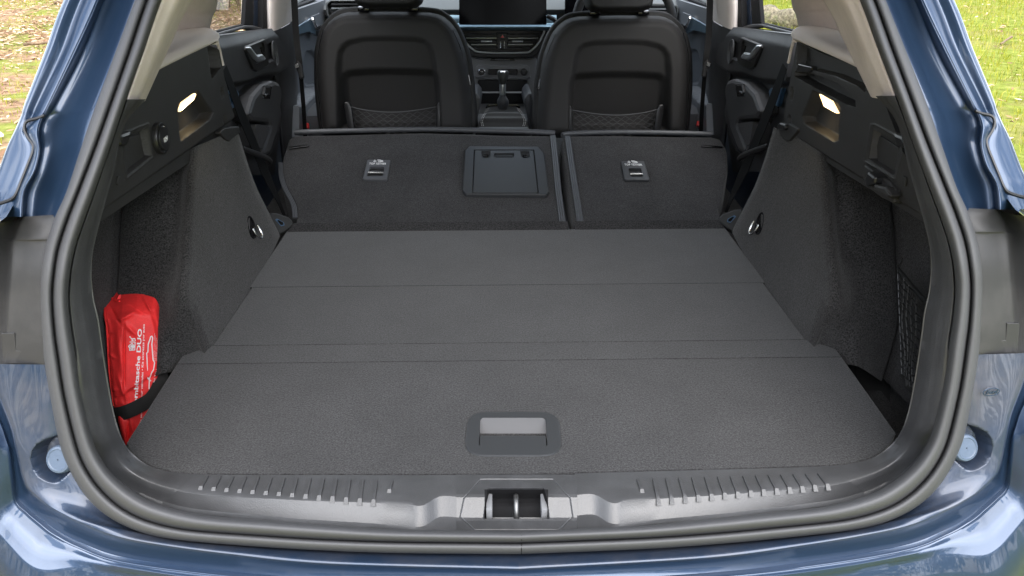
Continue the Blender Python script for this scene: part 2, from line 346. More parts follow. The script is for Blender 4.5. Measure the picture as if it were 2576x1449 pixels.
def trim_part(name, a, b, m, mir, holesafe=True):
    sl = slice(a, b + 1); w = lambda f: TT[sl] * (1 - f)[:, None] + TB[sl] * f[:, None]
    q = np.ones(b - a + 1); F1, F2 = f1[sl], f2[sl]; To = toff[sl]
    inn = np.array([0 if i < 20 else 1 for i in range(a, b + 1)])[:, None]
    wz = np.clip((np.arange(a, b + 1) - 14) / 6.0, 0, 1)[:, None]
    def P(px, off, z=None):                    # sides follow the aperture, the sill runs in level steps
        q_ = pAp(px[:, 0], px[:, 1], off)
        return q_ if z is None else q_ * (1 - wz) + pZ(px[:, 0], px[:, 1], z) * wz
    base = P(w(q * 0), To, .6200)
    k = np.clip((np.arange(a, b + 1) - 9) / 5.0, 0, 1)[:, None]
    back = base + np.array([-.05, .008, 0]) * (1 - k) + np.array([-.004, .004, -.045]) * k     # edge turned away out of sight
    rails = [back, base, P(w(F1 * .10), To * .985, .6200), P(w(F1 * .55), To * .5 + o1[sl] * .5 - .002, .6192), P(w(F1 - .03), o1[sl] + .001, .6185), P(w(F1 + .03), o1[sl] - .002, .6170), P(w((F1 + F2) / 2), (o1[sl] + o2[sl]) / 2, .6075), P(w(F2 - .03), o2[sl] + .001, .5980), P(w(F2 + .03), o2[sl] - .001, .5965), P(w(q * 1.0), o2[sl] * .3 + .012, .5962), P(w(q * 1.02), o2[sl] * .3 + .03, .575)]
    return MB().grid(loft(rails, 6)).build(name, m, CAR, mirror=mir, angle=24 if a == 20 else 60)
sills = {}
for mir in (False, True):
    trim_part('pillar_trim', 0, 7, 'sill', mir)
    trim_part('lower_pillar_trim', 7, 20, 'sill', mir)
    sills[mir] = trim_part('sill_trim', 20, 28, 'sill', mir)

# raised grip ribs on the sill, each with a sloped end
from mathutils.bvhtree import BVHTree
def sill_tree(o):
    me = o.data; v = [np.array(q.co) + WORLD[o.name] for q in me.vertices]; return BVHTree.FromPolygons([Vector(q) for q in v], [tuple(p.vertices) for p in me.polygons])
def on_sill(tree, px):
    h = tree.ray_cast(Vector(CAM), Vector(ray(*A(px))).normalized()); return np.array(h[0]), np.array(h[1]) * (1 if h[1].z > 0 else -1)
def rib(parent, tree, tip, top):
    tip, top = A(tip), A(top); P = [on_sill(tree, tip * (1 - t) + top * t)[0] for t in np.linspace(0, 1, 7)]; P = np.array(P)
    h = np.array([0, -.0003, .0026]); x = np.array([.0021, 0, 0]); rows = []
    for k, p in enumerate(P): w = 1.0 if k < 5 else .8; rows.append([p - x * w * 1.3 - h * .4, p - x * w + h, p + x * w + h, p + x * w * 1.3 - h * .4])
    t0 = P[0]; f = np.array([0, -.0085, -.0030]); rows = [[t0 - x * 1.9 + f, t0 - x * 1.7 + f + h * .2, t0 + x * 1.7 + f + h * .2, t0 + x * 1.9 + f], [t0 - x * 1.6 - h * .4, t0 - x * 1.25 + h * 1.2, t0 + x * 1.25 + h * 1.2, t0 + x * 1.6 - h * .4]] + rows[1:]
    MB().grid(np.array(rows)).build('grip_rib', 'sill', parent, angle=20)
tl, tr_ = sill_tree(sills[False]), sill_tree(sills[True])
for i, zx in enumerate((277,364,451,538,625,713,801,890,980,1070,1160,1251,1342,1434,1540)):
    zy = (700 + (zx - 277) * 90 / 1157 if i < 14 else 720) - 6; t = (zx - 277) / 1260
    rib(sills[False], tl, (402.5 + .375 * zx, 966 + .375 * zy), (402.5 + .375 * (zx + 44 - 26 * t), 966 + .375 * (622 + 32 * t)))
for i, zx in enumerate((1085,1195,1284,1374,1463,1551,1640,1727,1814,1900,1987,2073,2158,2243,2328)):
    zy = (720 if i == 0 else 785 - (zx - 1195) * 100 / 1133) - 6; t = (2328 - zx) / 1243
    rib(sills[True], tr_, (1207.5 + .375 * zx, 966 + .375 * zy), (1207.5 + .375 * (zx - 58 + 30 * t), 966 + .375 * (606 + 38 * t)))

# striker housing in the middle of the sill, with the latch recess
def sill_z(py):
    return np.interp(py, [1194, 1243, 1251, 1302, 1310, 1336, 1342], [.6205, .6188, .6172, .5985, .5970, .5967, .5967])
HOLE = [(1229,1229),(1367,1229),(1376,1262),(1381,1303),(1217,1303),(1222,1262)]
OCT = [(1209,1206),(1391,1206),(1434,1253),(1441,1300),(1406,1333),(1194,1333),(1157,1300),(1167,1253)]
def hdisp(X, Y):
    d = sdf(HOLE, X, Y); e = sdf(OCT, X, Y)
    return -.036 * sst(-d, -2, 4) - .0016 * np.exp(-(e / .9) ** 2)
mb = relief([(1148,1194),(1148,1340)], [(1452,1194),(1452,1340)], 280, 150, lambda X, Y: pZ(X, Y, sill_z(Y)), (0, -.45, .9), hdisp, .01, sm=False)
STRIK = mb.build('latch_housing', 'sill', CAR, angle=60)
STRIK.data.materials.append(M['frame_black'])
wv = np.array([q.co for q in STRIK.data.vertices]) + WORLD[STRIK.name]
for pg in STRIK.data.polygons:
    x_, y_ = proj(wv[list(pg.vertices)].mean(0))
    if 1219 < x_ < 1379 and 1231 < y_ < 1302: pg.material_index = 1
q = pZ(1298, 1250, .606); q2 = pZ(1299, 1300, .590)
MB().tube(cat_rom([q + (0, .004, -.03), q + (0, 0, 0), q + (0, -.012, .004), q2 + (0, -.002, .006), q2 + (0, -.006, -.025)], 5), .0042, 10).build('striker_pin', 'dark_steel', STRIK)
for x0 in (1231, 1368):
    c = pZ(x0, 1278, .592); MB().box(c, (.009, .034, .026)).build('striker_bracket', 'dash_mid', STRIK, bevel=.0015)

# ---------------------------------------------------------------- painted rear pillar, dusty lamp panel, ledge, bumper
lev = [-250, 0, 130, 260, 292, 330, 375, 430, 483, 545]
e0 = np.stack([np.interp(lev, ys(E0), xs(E0)), lev], 1)
def col(xv): return np.stack([np.array(xv, float), np.array(lev, float)], 1)
hem = col([362, 258, 205, 137, 114, 101, 104, 92, 68, 62]); cre = col([345, 246, 186, 124, 107, 96, 99, 87, 60, 55])
gut = col([318, 207, 158, 97, 82, 61, 80, 64, 42, 20]); out = col([285, 165, 117, 66, 56, 40, 20, 0, -22, -45])
for mir in (False, True):
    def PA(px, off): return snap(px, pAp(px[:, 0], px[:, 1], off))
    bt = lambda a, b, f: a * (1 - f) + b * f
    sh = np.interp(lev, [-250, 260, 300, 330, 430, 545], [0, 0, .004, .010, .012, .010])
    rails = [PA(e0, .012), PA(bt(e0, hem, .10), .016), PA(bt(e0, hem, .45), .034), PA(bt(e0, hem, .9), .030), PA(hem, .022), PA(bt(hem, cre, .5), .013), PA(cre, .006 - sh), PA(bt(cre, gut, .2), .004 - sh), PA(bt(cre, gut, .6), .008 - sh), PA(gut, .014 - sh), PA(bt(gut, out, .25), .012 - sh), PA(bt(gut, out, .7), .003), PA(out, 0.004)]
    o = rails[-1]
    rails += [o + np.array([-.010, .020, 0]), o + np.array([-.03, .12, .0]), o + np.array([-.05, .5, .0])]
    MB().grid(loft(rails, 8, 2)).build('pillar_panel', 'paint_clean', CAR, mirror=mir, angle=180)
    # seam sealer strip along the hem
    hb = [PA(bt(e0, hem, .96)[:5], .0275), PA(bt(hem, cre, .2)[:5], .016), PA(bt(hem, cre, .8)[:5], .004), PA(cre[:5], .0035)]
    MB().grid(loft(hb, 8, 2)).build('seam_sealer', 'paint', CAR, mirror=mir, angle=180)
    # panel gap line
    gp = A([(112,290),(96,297),(72,303),(63,312),(62,327),(70,345),(83,363),(84,375),(80,390),(70,415),(63,433),(52,460),(43,483),(30,500),(0,511),(-40,518)])
    g = PA(gp, .0005); MB().tube(resample(g, 60), .0022, 6).build('panel_gap', 'smooth_black', CAR, mirror=mir)
    # dusty grey panel behind the tail lamp
    lv = [540, 560, 600, 612, 680, 760, 840, 905, 917]; e1 = np.stack([np.interp(lv, ys(E0), xs(E0)), lv], 1)
    c1 = np.array([(60,545),(52,560),(36,600),(30,612),(27,680),(22,760),(17,840),(12,905),(10,917)], float)
    c2 = np.array([(10,560),(-4,575),(-14,600),(-20,612),(-24,680),(-28,760),(-32,840),(-40,905),(-42,917)], float)
    bow = np.array([.0, .010, .016, .010, .010, .010, .010, .008, .004])
    rails = [PA(e1, .014), PA(bt(e1, c1, .3), .018 - bow * .5), PA(bt(e1, c1, .85), .016 - bow * .2), PA(c1, .014), PA(bt(c1, c2, .35), .030), PA(c2, .030), PA(c2 + [-30, 0], .02)]
    MB().grid(loft(rails, 6, 2)).build('lamp_panel', 'lamp_panel', CAR, mirror=mir, angle=50)
    # foam pad stuck to the panel
    pad = [(5,837),(38,837),(40,882),(108,884),(109,914),(7,916)]
    P = pAp(xs(pad), ys(pad), .0135); plate('foam_pad', M['lamp_panel'], CAR, P, (-.10, -.97, .2), .004, .0008, .001, mirror=mir)
    # ledge below: from the seal to the first crease
    sta = np.arange(11, 26)
    C1 = A([(-18,916),(-6,985),(26,1070),(38,1120),(50,1173),(58,1205),(72,1232),(110,1266),(150,1290),(187,1309),(267,1343),(367,1366),(560,1393),(820,1419),(1292,1433)])
    C2 = A([(-60,916),(-40,985),(0,1066),(14,1105),(23,1133),(30,1190),(38,1259),(66,1290),(100,1319),(130,1343),(190,1376),(300,1415),(540,1448),(820,1468),(1292,1482)])
    e2 = E0[sta].copy(); e2[0] = (112, 917)
    so = np.array([.016] * 4 + [.014] * 3 + [.012] * 8)
    c1o = np.interp(np.arange(15), [0, 4, 8, 14], [.004, -.002, -.012, -.022]); c2o = c1o + np.interp(np.arange(15), [0, 4, 11, 14], [.018, .014, .010, -.015])
    rails = [PA(e2, so), PA(bt(e2, C1, .25), so * .6 + c1o * .4), PA(bt(e2, C1, .7), so * .1 + c1o * .9), PA(bt(e2, C1, .93), c1o - .001), PA(C1, c1o), PA(bt(C1, C2, .06), c1o + .004)]
    G = loft(rails, 26, 14); px, py = proj(G)
    po = [(190,1080),(190,1172),(172,1190),(158,1203),(146,1211),(133,1215),(117,1211),(98,1200),(84,1179),(78,1155),(82,1135),(94,1119),(115,1106)]
    G = G + inside(po, px, py, 6)[..., None] * np.array([.004, .026, -.006])       # pressed pocket for the bump stop
    MB().grid(G).build('rear_ledge', 'paint_dirty', CAR, mirror=mir, angle=50)
    # bumper: channel, shoulder and face
    C3 = A([(-240,960),(-200,1040),(-150,1120),(-120,1170),(-90,1220),(-60,1270),(-10,1330),(27,1372),(70,1415),(115,1432),(200,1426),(310,1440),(540,1472),(820,1492),(1292,1506)])
    c3o = np.interp(np.arange(15), [0, 4, 8, 14], [-.02, -.06, -.105, -.12])
    r2 = PA(C2, c2o); r3 = PA(C3, c3o)
    for i in range(4, 15):                      # the shoulder is a flat band that faces up and back
        v_ = CAM - r2[i]; nd = v_ / np.linalg.norm(v_) + np.array([0, sdir.y, sdir.z]); rr = ray(*C3[i]); r3[i] = CAM + rr * (((r2[i] - CAM) @ nd) / (rr @ nd))
    r3 = snap(C3, r3)
    mid = (r2 + r3) / 2 + np.array([0, -.003, .004])
    up = (r2 * .85 + r3 * .15) + np.array([0, -.0015, .002])
    lowr = r3 + np.array([-.008, -.022, -.055]); low2 = r3 + np.array([-.015, -.02, -.20]); low3 = r3 + np.array([.0, .06, -.34])
    for q_ in (lowr, low2, low3): q_[-1, 0] = 0.0
    rails = [PA(bt(C1, C2, .03), c1o + .006), PA(bt(C1, C2, .3), c1o * .6 + c2o * .4 + .012), PA(bt(C1, C2, .75), c1o * .2 + c2o * .8 + .010), PA(bt(C1, C2, .95), c2o + .001), r2, PA(bt(C2, C3, .03), c2o - .002), up, mid, r3, r3 * .9 + lowr * .1, lowr, low2, low3]
    MB().grid(loft(rails, 8, 2)).build('bumper', 'paint', CAR, mirror=mir, angle=50)
    # round bump stop standing in the pressed pocket
    n = (-.18, -.88, .44); c = pAp(158, 1153, .020); x, y, nn = frame_of(n); a = np.linspace(0, 2 * pi, 28, endpoint=False)
    cir = lambda r, h: c + r * (np.cos(a)[:, None] * x + np.sin(a)[:, None] * y) + nn * h
    mb = MB().grid(np.array([cir(.0205, -.014), cir(.0200, .006), cir(.0182, .0095), cir(.0150, .0105), cir(.0138, .0095), cir(.001, .0095)]), closed_v=True)
    mb.build('bump_stop', 'bumpstop', CAR, mirror=mir)

# embossed oval badge with script on the right ledge
n = np.array([.12, -.96, .25]); ce = pAp(2493, 986, .004); x, y, nn = frame_of(n)
a = np.linspace(0, 2 * pi, 40); el = ce + .0125 * np.cos(a)[:, None] * x + .0054 * np.sin(a)[:, None] * y + nn * .0004
BADGE = MB().tube(el[:-1], .0007, 6, closed=True).build('embossed_badge', 'paint_clean', CAR)
text('badge_script', 'Ford', 'paint_clean', BADGE, ce + nn * .0005, x, y, .0075, 1.15, depth=.0005, bold=.02, shear=.35)

# ---------------------------------------------------------------- outer body beyond the frame: quarter panels, roof, open tailgate, wheels
for mir in (False, True):
    Yv = [.92, 1.25, 1.9, 2.8, 3.8, 4.6]; rows = []
    for z, xw in ((.30, .86), (.55, .90), (.80, .905), (.98, .86), (1.02, .80)):
        rows.append([(-(xw - (.16 if Y < 1 else .03 if Y < 1.3 else 0) - (.10 if Y > 4.5 else 0)), Y, z + .02 * (Y < 1)) for Y in Yv])
    MB().grid(np.array(rows)).build('body_side', 'paint', CAR, mirror=mir, angle=60)
    w = MB(); th = np.linspace(0, 2 * pi, 40, endpoint=False)
    def ringw(X, r, Y=1.62): return np.stack([np.full(40, X), Y + r * np.cos(th), .33 + r * np.sin(th)], 1)
    w.grid(np.array([ringw(-.70, .20), ringw(-.70, .31), ringw(-.72, .33), ringw(-.88, .33), ringw(-.90, .31), ringw(-.905, .22)]), closed_v=True)
    WH = w.build('wheel', 'tyre', CAR, mirror=mir)
    r_ = MB().grid(np.array([ringw(-.90, .22), ringw(-.895, .20), ringw(-.87, .18), ringw(-.86, .02)]), closed_v=True)
    r_.build('rim', 'steel', WH, mirror=mir)
for mir in (False, True):
    q = np.array([[(-.735, 1.40, 1.02), (-.77, 1.78, 1.02)], [(-.66, 1.40, 1.24), (-.70, 1.78, 1.26)], [(-.54, 1.36, 1.43), (-.565, 1.78, 1.45)]])
    MB().grid(q).build('quarter_window', 'dimming_glass', CAR, mirror=mir)  # unseen pane, darkened to cut the side light on the load floor
rf = []
for Y, z, w_ in ((1.20, 1.445, .52), (1.7, 1.475, .56), (2.6, 1.49, .58), (3.1, 1.46, .55)):
    rf.append([(s * w_, Y, z - .05 * abs(s) ** 3) for s in np.linspace(-1, 1, 9)])
rf = np.array(rf); MB().grid(rf).grid(rf + [0, 0, -.05]).build('roof', 'paint', CAR)
MB().grid(rf * [.98, 1, 1] + [0, 0, -.06]).build('headliner', 'headliner', CAR)
tg = []
for t in np.linspace(0, 1, 7):
    Y = 1.30 - .86 * t; z = 1.50 + .50 * t - .10 * t * t; w_ = .56 + .06 * sin(pi * t)
    tg.append([(s * w_, Y, z - .04 * s * s) for s in np.linspace(-1, 1, 9)])
tg = np.array(tg); TG = MB().grid(tg).build('tailgate', 'paint', CAR)
MB().grid(tg * [.97, 1, 1] + [0, .0, -.06]).build('tailgate_lining', 'panel', TG)
MB().box((0, 3.0, .28), (1.5, 4.2, .03)).build('underbody', 'smooth_black', CAR)
bon = []
for Y, z, w_ in ((3.95, 1.0, .72), (4.3, .97, .74), (4.8, .86, .70), (5.0, .60, .66), (5.02, .30, .64)):
    bon.append([(s * w_, Y - .12 * s * s, z - .05 * s * s) for s in np.linspace(-1, 1, 9)])
MB().grid(np.array(bon)).build('bonnet', 'paint', CAR)
ws = np.array([[(s * w_, Y - .14 * s * s, z) for s in np.linspace(-1, 1, 9)] for Y, z, w_ in ((3.12, 1.44, .54), (3.5, 1.25, .60), (3.98, .99, .68))])
MB().grid(ws).build('windscreen', 'glass', CAR)
# ================================================================ load floor
ZF = .62
def floorP(px): return pZ(xs(px), ys(px), ZF)
up = (0, 0, 1)
mh = [(1178,1038),(1405,1038),(1416,1149),(1166,1149)]
half = [(470,882),(318,1115),(330,1136),(352,1158),(380,1174),(430,1188),(493,1193.5),(640,1194.5),(1292,1194.5)]
L3 = floorP(half); Rr3 = L3 * [-1, 1, 1]
L3[0] = (-.624, 1.2348, ZF); Rr3 = L3 * [-1, 1, 1]
outl = np.concatenate([L3, Rr3[:-1][::-1]])
outl[:, 1] += .0015
FLOOR = plate('load_floor', 'carpet', CAR, outl, up, .016, .0012, .0, holes=[rounded(floorP(mh)[:, :2], .036) @ np.array([[1, 0, 0], [0, 1, 0]]) + [0, 0, ZF]], label='rear carpeted floor board with lifting handle')
st = A([(-.624, 1.2370, ZF), (-.624, 1.265, ZF), (-.585, 1.3010, ZF), (.585, 1.3010, ZF), (.624, 1.265, ZF), (.624, 1.2370, ZF)])
plate('floor_hinge_strip', 'carpet', CAR, st, up, .016, .001, .0)
for ya, yb in ((1.3018, 1.5522), (1.5528, 1.874)):
    plate('floor_panel', 'carpet', CAR, A([(-.578, ya, ZF), (-.572, yb, ZF), (.572, yb, ZF), (.578, ya, ZF)]), up, .016, .0008, .0)
MB().box((0, 1.4, .5975), (1.13, .96, .02)).build('floor_underlay', 'carpet_dark', CAR)
# flush lifting handle: frame, far slope whose paler colour stands in for light it catches, and the flap
hout = floorP(mh) + [0, 0, .0025]; ho = [(1208,1053),(1372,1053),(1376,1096),(1378,1126),(1204,1126),(1206,1096)]
HND = plate('floor_handle', 'hatch', FLOOR, rounded(hout, .036), up, .006, .002, 0, holes=[rounded(floorP(ho) + [0, 0, .0025], .007)])
top = floorP([(1208,1053),(1372,1053)]) + [0, 0, .0015]; bot = top + [0, -.048, -.030]
mb = MB().grid(np.array([top, top * .5 + bot * .5 + [0, 0, .001], bot, bot + [0, -.07, .0]]))
mb.grid(np.array([[top[0], bot[0], bot[0] + [0, -.05, 0]], [top[0] + [0, -.09, 0], top[0] + [0, -.09, 0], top[0] + [0, -.09, 0]]])); mb.grid(np.array([[top[1], bot[1], bot[1] + [0, -.05, 0]], [top[1] + [0, -.09, 0], top[1] + [0, -.09, 0], top[1] + [0, -.09, 0]]]))
mb.build('handle_bowl', 'handle_lit', FLOOR)
fl = floorP([(1207,1096),(1373,1096),(1375,1130),(1206,1130)]) + [0, 0, .0005]
plate('handle_flap', 'hatch', FLOOR, fl, up, .005, .0015, .003)

# ================================================================ side carpets, bay walls
XA = lambda z: -.577 - .09 * (z - .62)
def pArch(x, y, d=0.0):
    x, y = np.asarray(x, float), np.asarray(y, float); X = np.full(x.shape, -.577)
    for _ in range(4):
        P = pX(x, y, X); X = XA(P[..., 2]) + d
    return pX(x, y, X)
def colm(pts, fn): p = A(pts); return fn(p[:, 0], p[:, 1])
for mir in (False, True):
    c5 = colm([(606,325),(628,400),(652,470),(684,540),(706,592)], pArch) + np.array([-.03, .012, 0])
    c4 = colm([(598,328),(620,400),(645,470),(679,540),(704,594)], pArch)
    c4b = colm([(560,340),(580,420),(596,510),(620,590),(640,716)], pArch)
    c3 = colm([(512,360),(506,480),(502,620),(500,760),(540,880)], pArch)
    c3b = colm([(482,373),(475,480),(469,620),(463,760),(490,905)], lambda x, y: pArch(x, y, -.005))
    c2 = colm([(455,390),(448,493),(440,635),(432,780),(428,985)], lambda x, y: pArch(x, y, -.036))
    c2b = c2 * .7 + np.array([-.74, 1.36, 0]) * .3; c2b[:, 2] = c2[:, 2]
    c1 = colm([(318,470),(309,560),(303,690),(300,830),(318,1010)], lambda x, y: pX(x, y, -.738))
    c1[:, 1] = np.maximum(c1[:, 1], 1.28)
    c1b = c1 + np.array([-.012, -.018, 0])
    c0 = c1b + np.array([-.012, -.42, .02])
    c3[-1] = (-.580, 1.302, .598); c3b[-1] = (-.602, 1.294, .597); c2[-1] = (-.632, 1.266, .585)
    rails = [c5, c4, c4b, c3, c3b, c2, c2b, c1, c1b, c0]
    G = np.array([cat_rom(r, 6) for r in rails]); G = cat_rom(G, 3)
    MB().grid(G).build('side_carpet', 'carpet_dark', CAR, mirror=mir, angle=180)
    MB().box((-.69, 1.12, .47), (.16, .50, .02)).build('bay_floor', 'carpet_dark', CAR, mirror=mir)
    MB().grid(np.array([[(-.63, .90, .47), (-.63, 1.34, .47)], [(-.63, .90, .603), (-.63, 1.34, .603)]])).build('bay_side', 'carpet_dark', CAR, mirror=mir)
    # outer liner so no daylight leaks in behind the trim
    MB().grid(np.array([[(-.79, .86, .3), (-.79, 2.0, .3)], [(-.79, .93, .9), (-.79, 2.0, 1.0)], [(-.66, 1.20, 1.16), (-.74, 1.75, 1.14)]])).build('inner_liner', 'carpet_dark', CAR, mirror=mir)
    # lashing ring in its cup
    q0 = (631, 574) if not mir else (1931, 574)
# lashing rings (the right one hangs forward)
def lash(cx, cy, mir):
    P = pArch(np.array(cx), np.array(cy)); n = np.array([.98, -.1, .15])
    x, y, nn = frame_of(n); a = np.linspace(0, 2 * pi, 20, endpoint=False)
    e = lambda rx, ry, h: P + rx * np.cos(a)[:, None] * x + ry * np.sin(a)[:, None] * y + nn * h
    mb = MB().grid(np.array([e(.019, .028, .001), e(.018, .027, .003), e(.014, .023, .0028), e(.0135, .0225, .0012), e(.001, .001, .0012)]), closed_v=True)
    cup = mb.build('lashing_point', 'gloss_black', CAR, mirror=mir)
    b = np.linspace(-.1 * pi, 1.1 * pi, 18); o = P + nn * .012
    pth = [o - y * (.006 + .022 * sin(t)) + x * .013 * cos(t) + nn * .006 * sin(t) for t in b]
    MB().tube(pth, .0024, 8).build('lashing_ring', 'steel', cup, mirror=mir)
lash(631, 572, False); lash(636, 572, True)

# ================================================================ upper side panels (black plastic)
XP = -.605
def onP(pts): return pX(xs(pts), ys(pts), XP)
PN = (1, 0, 0)
# left panel ------------------------------------------------------------------
lampL = [(496,232),(489,251),(453,282),(462,258)]
pockL = [(450,262),(497,228),(520,262),(535,283),(526,302),(456,355),(452,330),(449,300)]
slotL = [(522,120),(550,104),(554,172),(533,197),(526,150)]
hexs = [[(555,222),(560,216),(563,240),(559,250),(556,240)],[(562,292),(568,286),(572,310),(568,320),(563,310)]]
hatL = [(305,338),(372,311),(384,395),(318,449),(308,400)]
def dispL(X, Y):
    d = -.020 * inside(pockL, X, Y, 7) - .030 * inside(slotL, X, Y, 2.5)
    for h in hexs: d = d - .006 * inside(h, X, Y, 1.5)
    d = d - .012 * inside([(318,342),(370,322),(380,392),(322,438)], X, Y, 3) + .0015 * np.exp(-(sdf(hatL, X, Y) / 2.2) ** 2)
    low = (Y - (540 - .58 * (X - 260)))           # bevelled lower border
    return d - .004 * sst(low, -26, -20) * 0 - .010 * sst(Y - (475 - .70 * (X - 330)), 0, 14)
Lr = [(393,177),(367,250),(343,305),(318,370),(292,432),(270,495),(246,580)]
Rrr = [(547,102),(556,150),(566,200),(577,245),(588,290),(601,333),(590,345)]
# rows run down from the beige edge; the tail past the notch is a second sheet
surf = lambda X, Y: pX(X, Y, XP)
Lr2 = [(393,177),(350,290),(296,425),(250,570)]
def panel_sheet(Lr, Rr, disp, nm, mir, nx=150, ny=150):
    return relief(Lr, Rr, nx, ny, surf, PN, disp, .03, sm=False).build(nm, 'panel', CAR, mirror=mir, angle=50)
PL = panel_sheet([(393,177),(300,310),(275,432),(236,580)], [(547,102),(566,200),(580,258),(601,333)], dispL, 'side_panel', False)
# notch bracket at the front lower corner
plate('panel_tab', 'panel', PL, onP([(548,334),(563,351),(573,356),(582,347),(601,333),(597,318),(560,322)]) + [.004, 0, 0], PN, .012, .002, .004)
def on(pts, off): return pX(xs(pts), ys(pts), XP + off)
plate('hatch_cover', 'panel', PL, on([(322,345),(352,337),(366,400),(320,441),(313,395)], -.009), PN, .004, .0015, .006)
hk = on([(304,338),(334,327),(329,353),(322,367),(306,368)], .014); plate('cargo_hook', 'smooth_black', PL, hk, PN, .02, .005, .008)
# 12 V socket cap
c = on([(404, 348)], .004)[0]; a = np.linspace(0, 2 * pi, 30, endpoint=False)
sx = np.array([0, 1, 0]); sz = np.array([0, 0, 1])
cir = lambda r, h: c + r * (np.cos(a)[:, None] * sx + np.sin(a)[:, None] * sz) + np.array([h, 0, 0])
SOC = MB().grid(np.array([cir(.027, -.006), cir(.027, .003), cir(.0255, .005), cir(.023, .005), cir(.0225, .002), cir(.021, .002), cir(.021, .006), cir(.0195, .0075), cir(.001, .0075)]), closed_v=True).build('power_socket', 'smooth_black', PL)
text('socket_text', '12V', 'white', PL, c + [.0085, 0, -.002], (0, 1, 0), sz, .011)
plate('panel_clip', 'panel', PL, on([(298,444),(304,441),(305,463),(296,467)], .003), PN, .004, .001, .004)
# right panel (measured in the right half of the photograph, then mirrored into place through x -> -x)
XPR = .605
def onR(pts, off=0.0): return pX(xs(pts), ys(pts), XPR - off)
pockR = [(2045,227),(2105,260),(2112,270),(2108,352),(2098,357),(2022,310),(2019,293),(2035,255)]
slotR = [(2006,108),(2050,128),(2150,165),(2178,186),(2176,232),(2155,215),(2100,190),(2045,176),(2004,180)]
rimR = [(2001,180),(2050,188),(2110,212),(2150,250),(2152,268),(2130,262),(2040,215),(2000,192)]
hatR = [(2192,315),(2200,313),(2275,352),(2272,384),(2254,452),(2176,405)]
hexR = [[(1990,222),(1994,216),(1996,228),(1993,250),(1989,255)],[(1983,295),(1988,286),(1990,298),(1987,318),(1982,323)]]
def dispR(X, Y):
    d = -.022 * inside(pockR, X, Y, 7) - .018 * inside(slotR, X, Y, 3) - .024 * inside(rimR, X, Y, 3)
    for h in hexR: d = d - .006 * inside(h, X, Y, 1.5)
    d = d - .012 * inside([(2198,326),(2264,360),(2248,440),(2186,400)], X, Y, 3) + .0015 * np.exp(-(sdf(hatR, X, Y) / 2.2) ** 2)
    return d - .010 * sst(Y - (340 + .62 * (X - 2000)), 0, 14)
surfR = lambda X, Y: pX(X, Y, XPR)
PR = relief([(2005,105),(1994,165),(1975,270),(1966,345)], [(2180,184),(2226,262),(2290,425),(2332,575)], 150, 150, surfR, (-1, 0, 0), dispR, .03, sm=False).build('side_panel', 'panel', CAR, angle=50)
plate('panel_tab', 'panel', PR, onR([(1956,322),(1966,345),(1978,356),(1986,354),(2000,337),(2008,325),(1985,310)], .005), (-1, 0, 0), .012, .002, .004)
plate('hatch_cover', 'panel', PR, onR([(2212,340),(2262,372),(2252,432),(2208,405),(2205,370)], -.009), (-1, 0, 0), .004, .0015, .006)
plate('cargo_hook', 'smooth_black', PR, onR([(2242,331),(2270,343),(2276,360),(2270,374),(2250,366)], .014), (-1, 0, 0), .02, .005, .008)
plate('blind_holder', 'smooth_black', PR, onR([(2007,160),(2042,168),(2040,178),(2030,183),(2003,181)], .004), (-1, 0, 0), .012, .002, .003)
plate('panel_clip', 'panel', PR, onR([(2268,440),(2278,446),(2277,470),(2266,462)], .003), (-1, 0, 0), .004, .001, .004)
plate('bag_hook', 'smooth_black', PR, onR([(2182,430),(2200,446),(2197,462),(2176,470),(2172,452)], .022), (-1, 0, 0), .03, .004, .004)
plate('hook_bracket', 'panel', PR, onR([(2172,412),(2235,458),(2252,478),(2246,512),(2216,498),(2170,462)], .008), (-1, 0, 0), .016, .003, .004)
plate('hook_bracket', 'panel', PR, onR([(2196,462),(2226,470),(2240,492),(2232,500),(2196,478)], .020), (-1, 0, 0), .016, .004, .004)
# small holder tab on the front edge of the right panel
plate('belt_guide_tab', 'smooth_black', PR, onR([(1954,315),(1960,309),(1974,313),(1976,322),(1970,327),(1955,325)], .012), (-1, 0, 0), .02, .003, .004)

# boot lamps: lens in the panel pocket, with the light it gives
def lamp(poly, X, par, sgn):
    P = pX(xs(poly), ys(poly), X)
    LP = plate('boot_lamp', 'lamp_edge', par, P, (sgn, 0, 0), .006, .0008, .0006)
    cen = A(poly).mean(0); q = cen + (A(poly) - cen) * np.array([.80, .86]); q = q * [1, 1]
    plate('lamp_lens', 'lamp', par, pX(xs(q), ys(q), X + sgn * .0012), (sgn, 0, 0), .002, .0003, .0006)
    ld = bpy.data.lights.new('boot_lamp_light', 'SPOT'); ld.energy = .06; ld.color = (1, .76, .42); ld.shadow_soft_size = .012; ld.spot_size = radians(150); ld.spot_blend = .8
    o = bpy.data.objects.new('boot_lamp_light', ld); S.collection.objects.link(o); o.parent = CAR
    c = P.mean(0) + [sgn * .012, -.004, -.006]; o.location = (c - WORLD[CAR.name]).tolist(); o.rotation_euler = (0, radians(-12) * sgn, 0)
lamp(lampL, XP - .006, PL, 1); lamp([(2060,236),(2088,253),(2105,286),(2072,268)], XPR + .006, PR, -1)

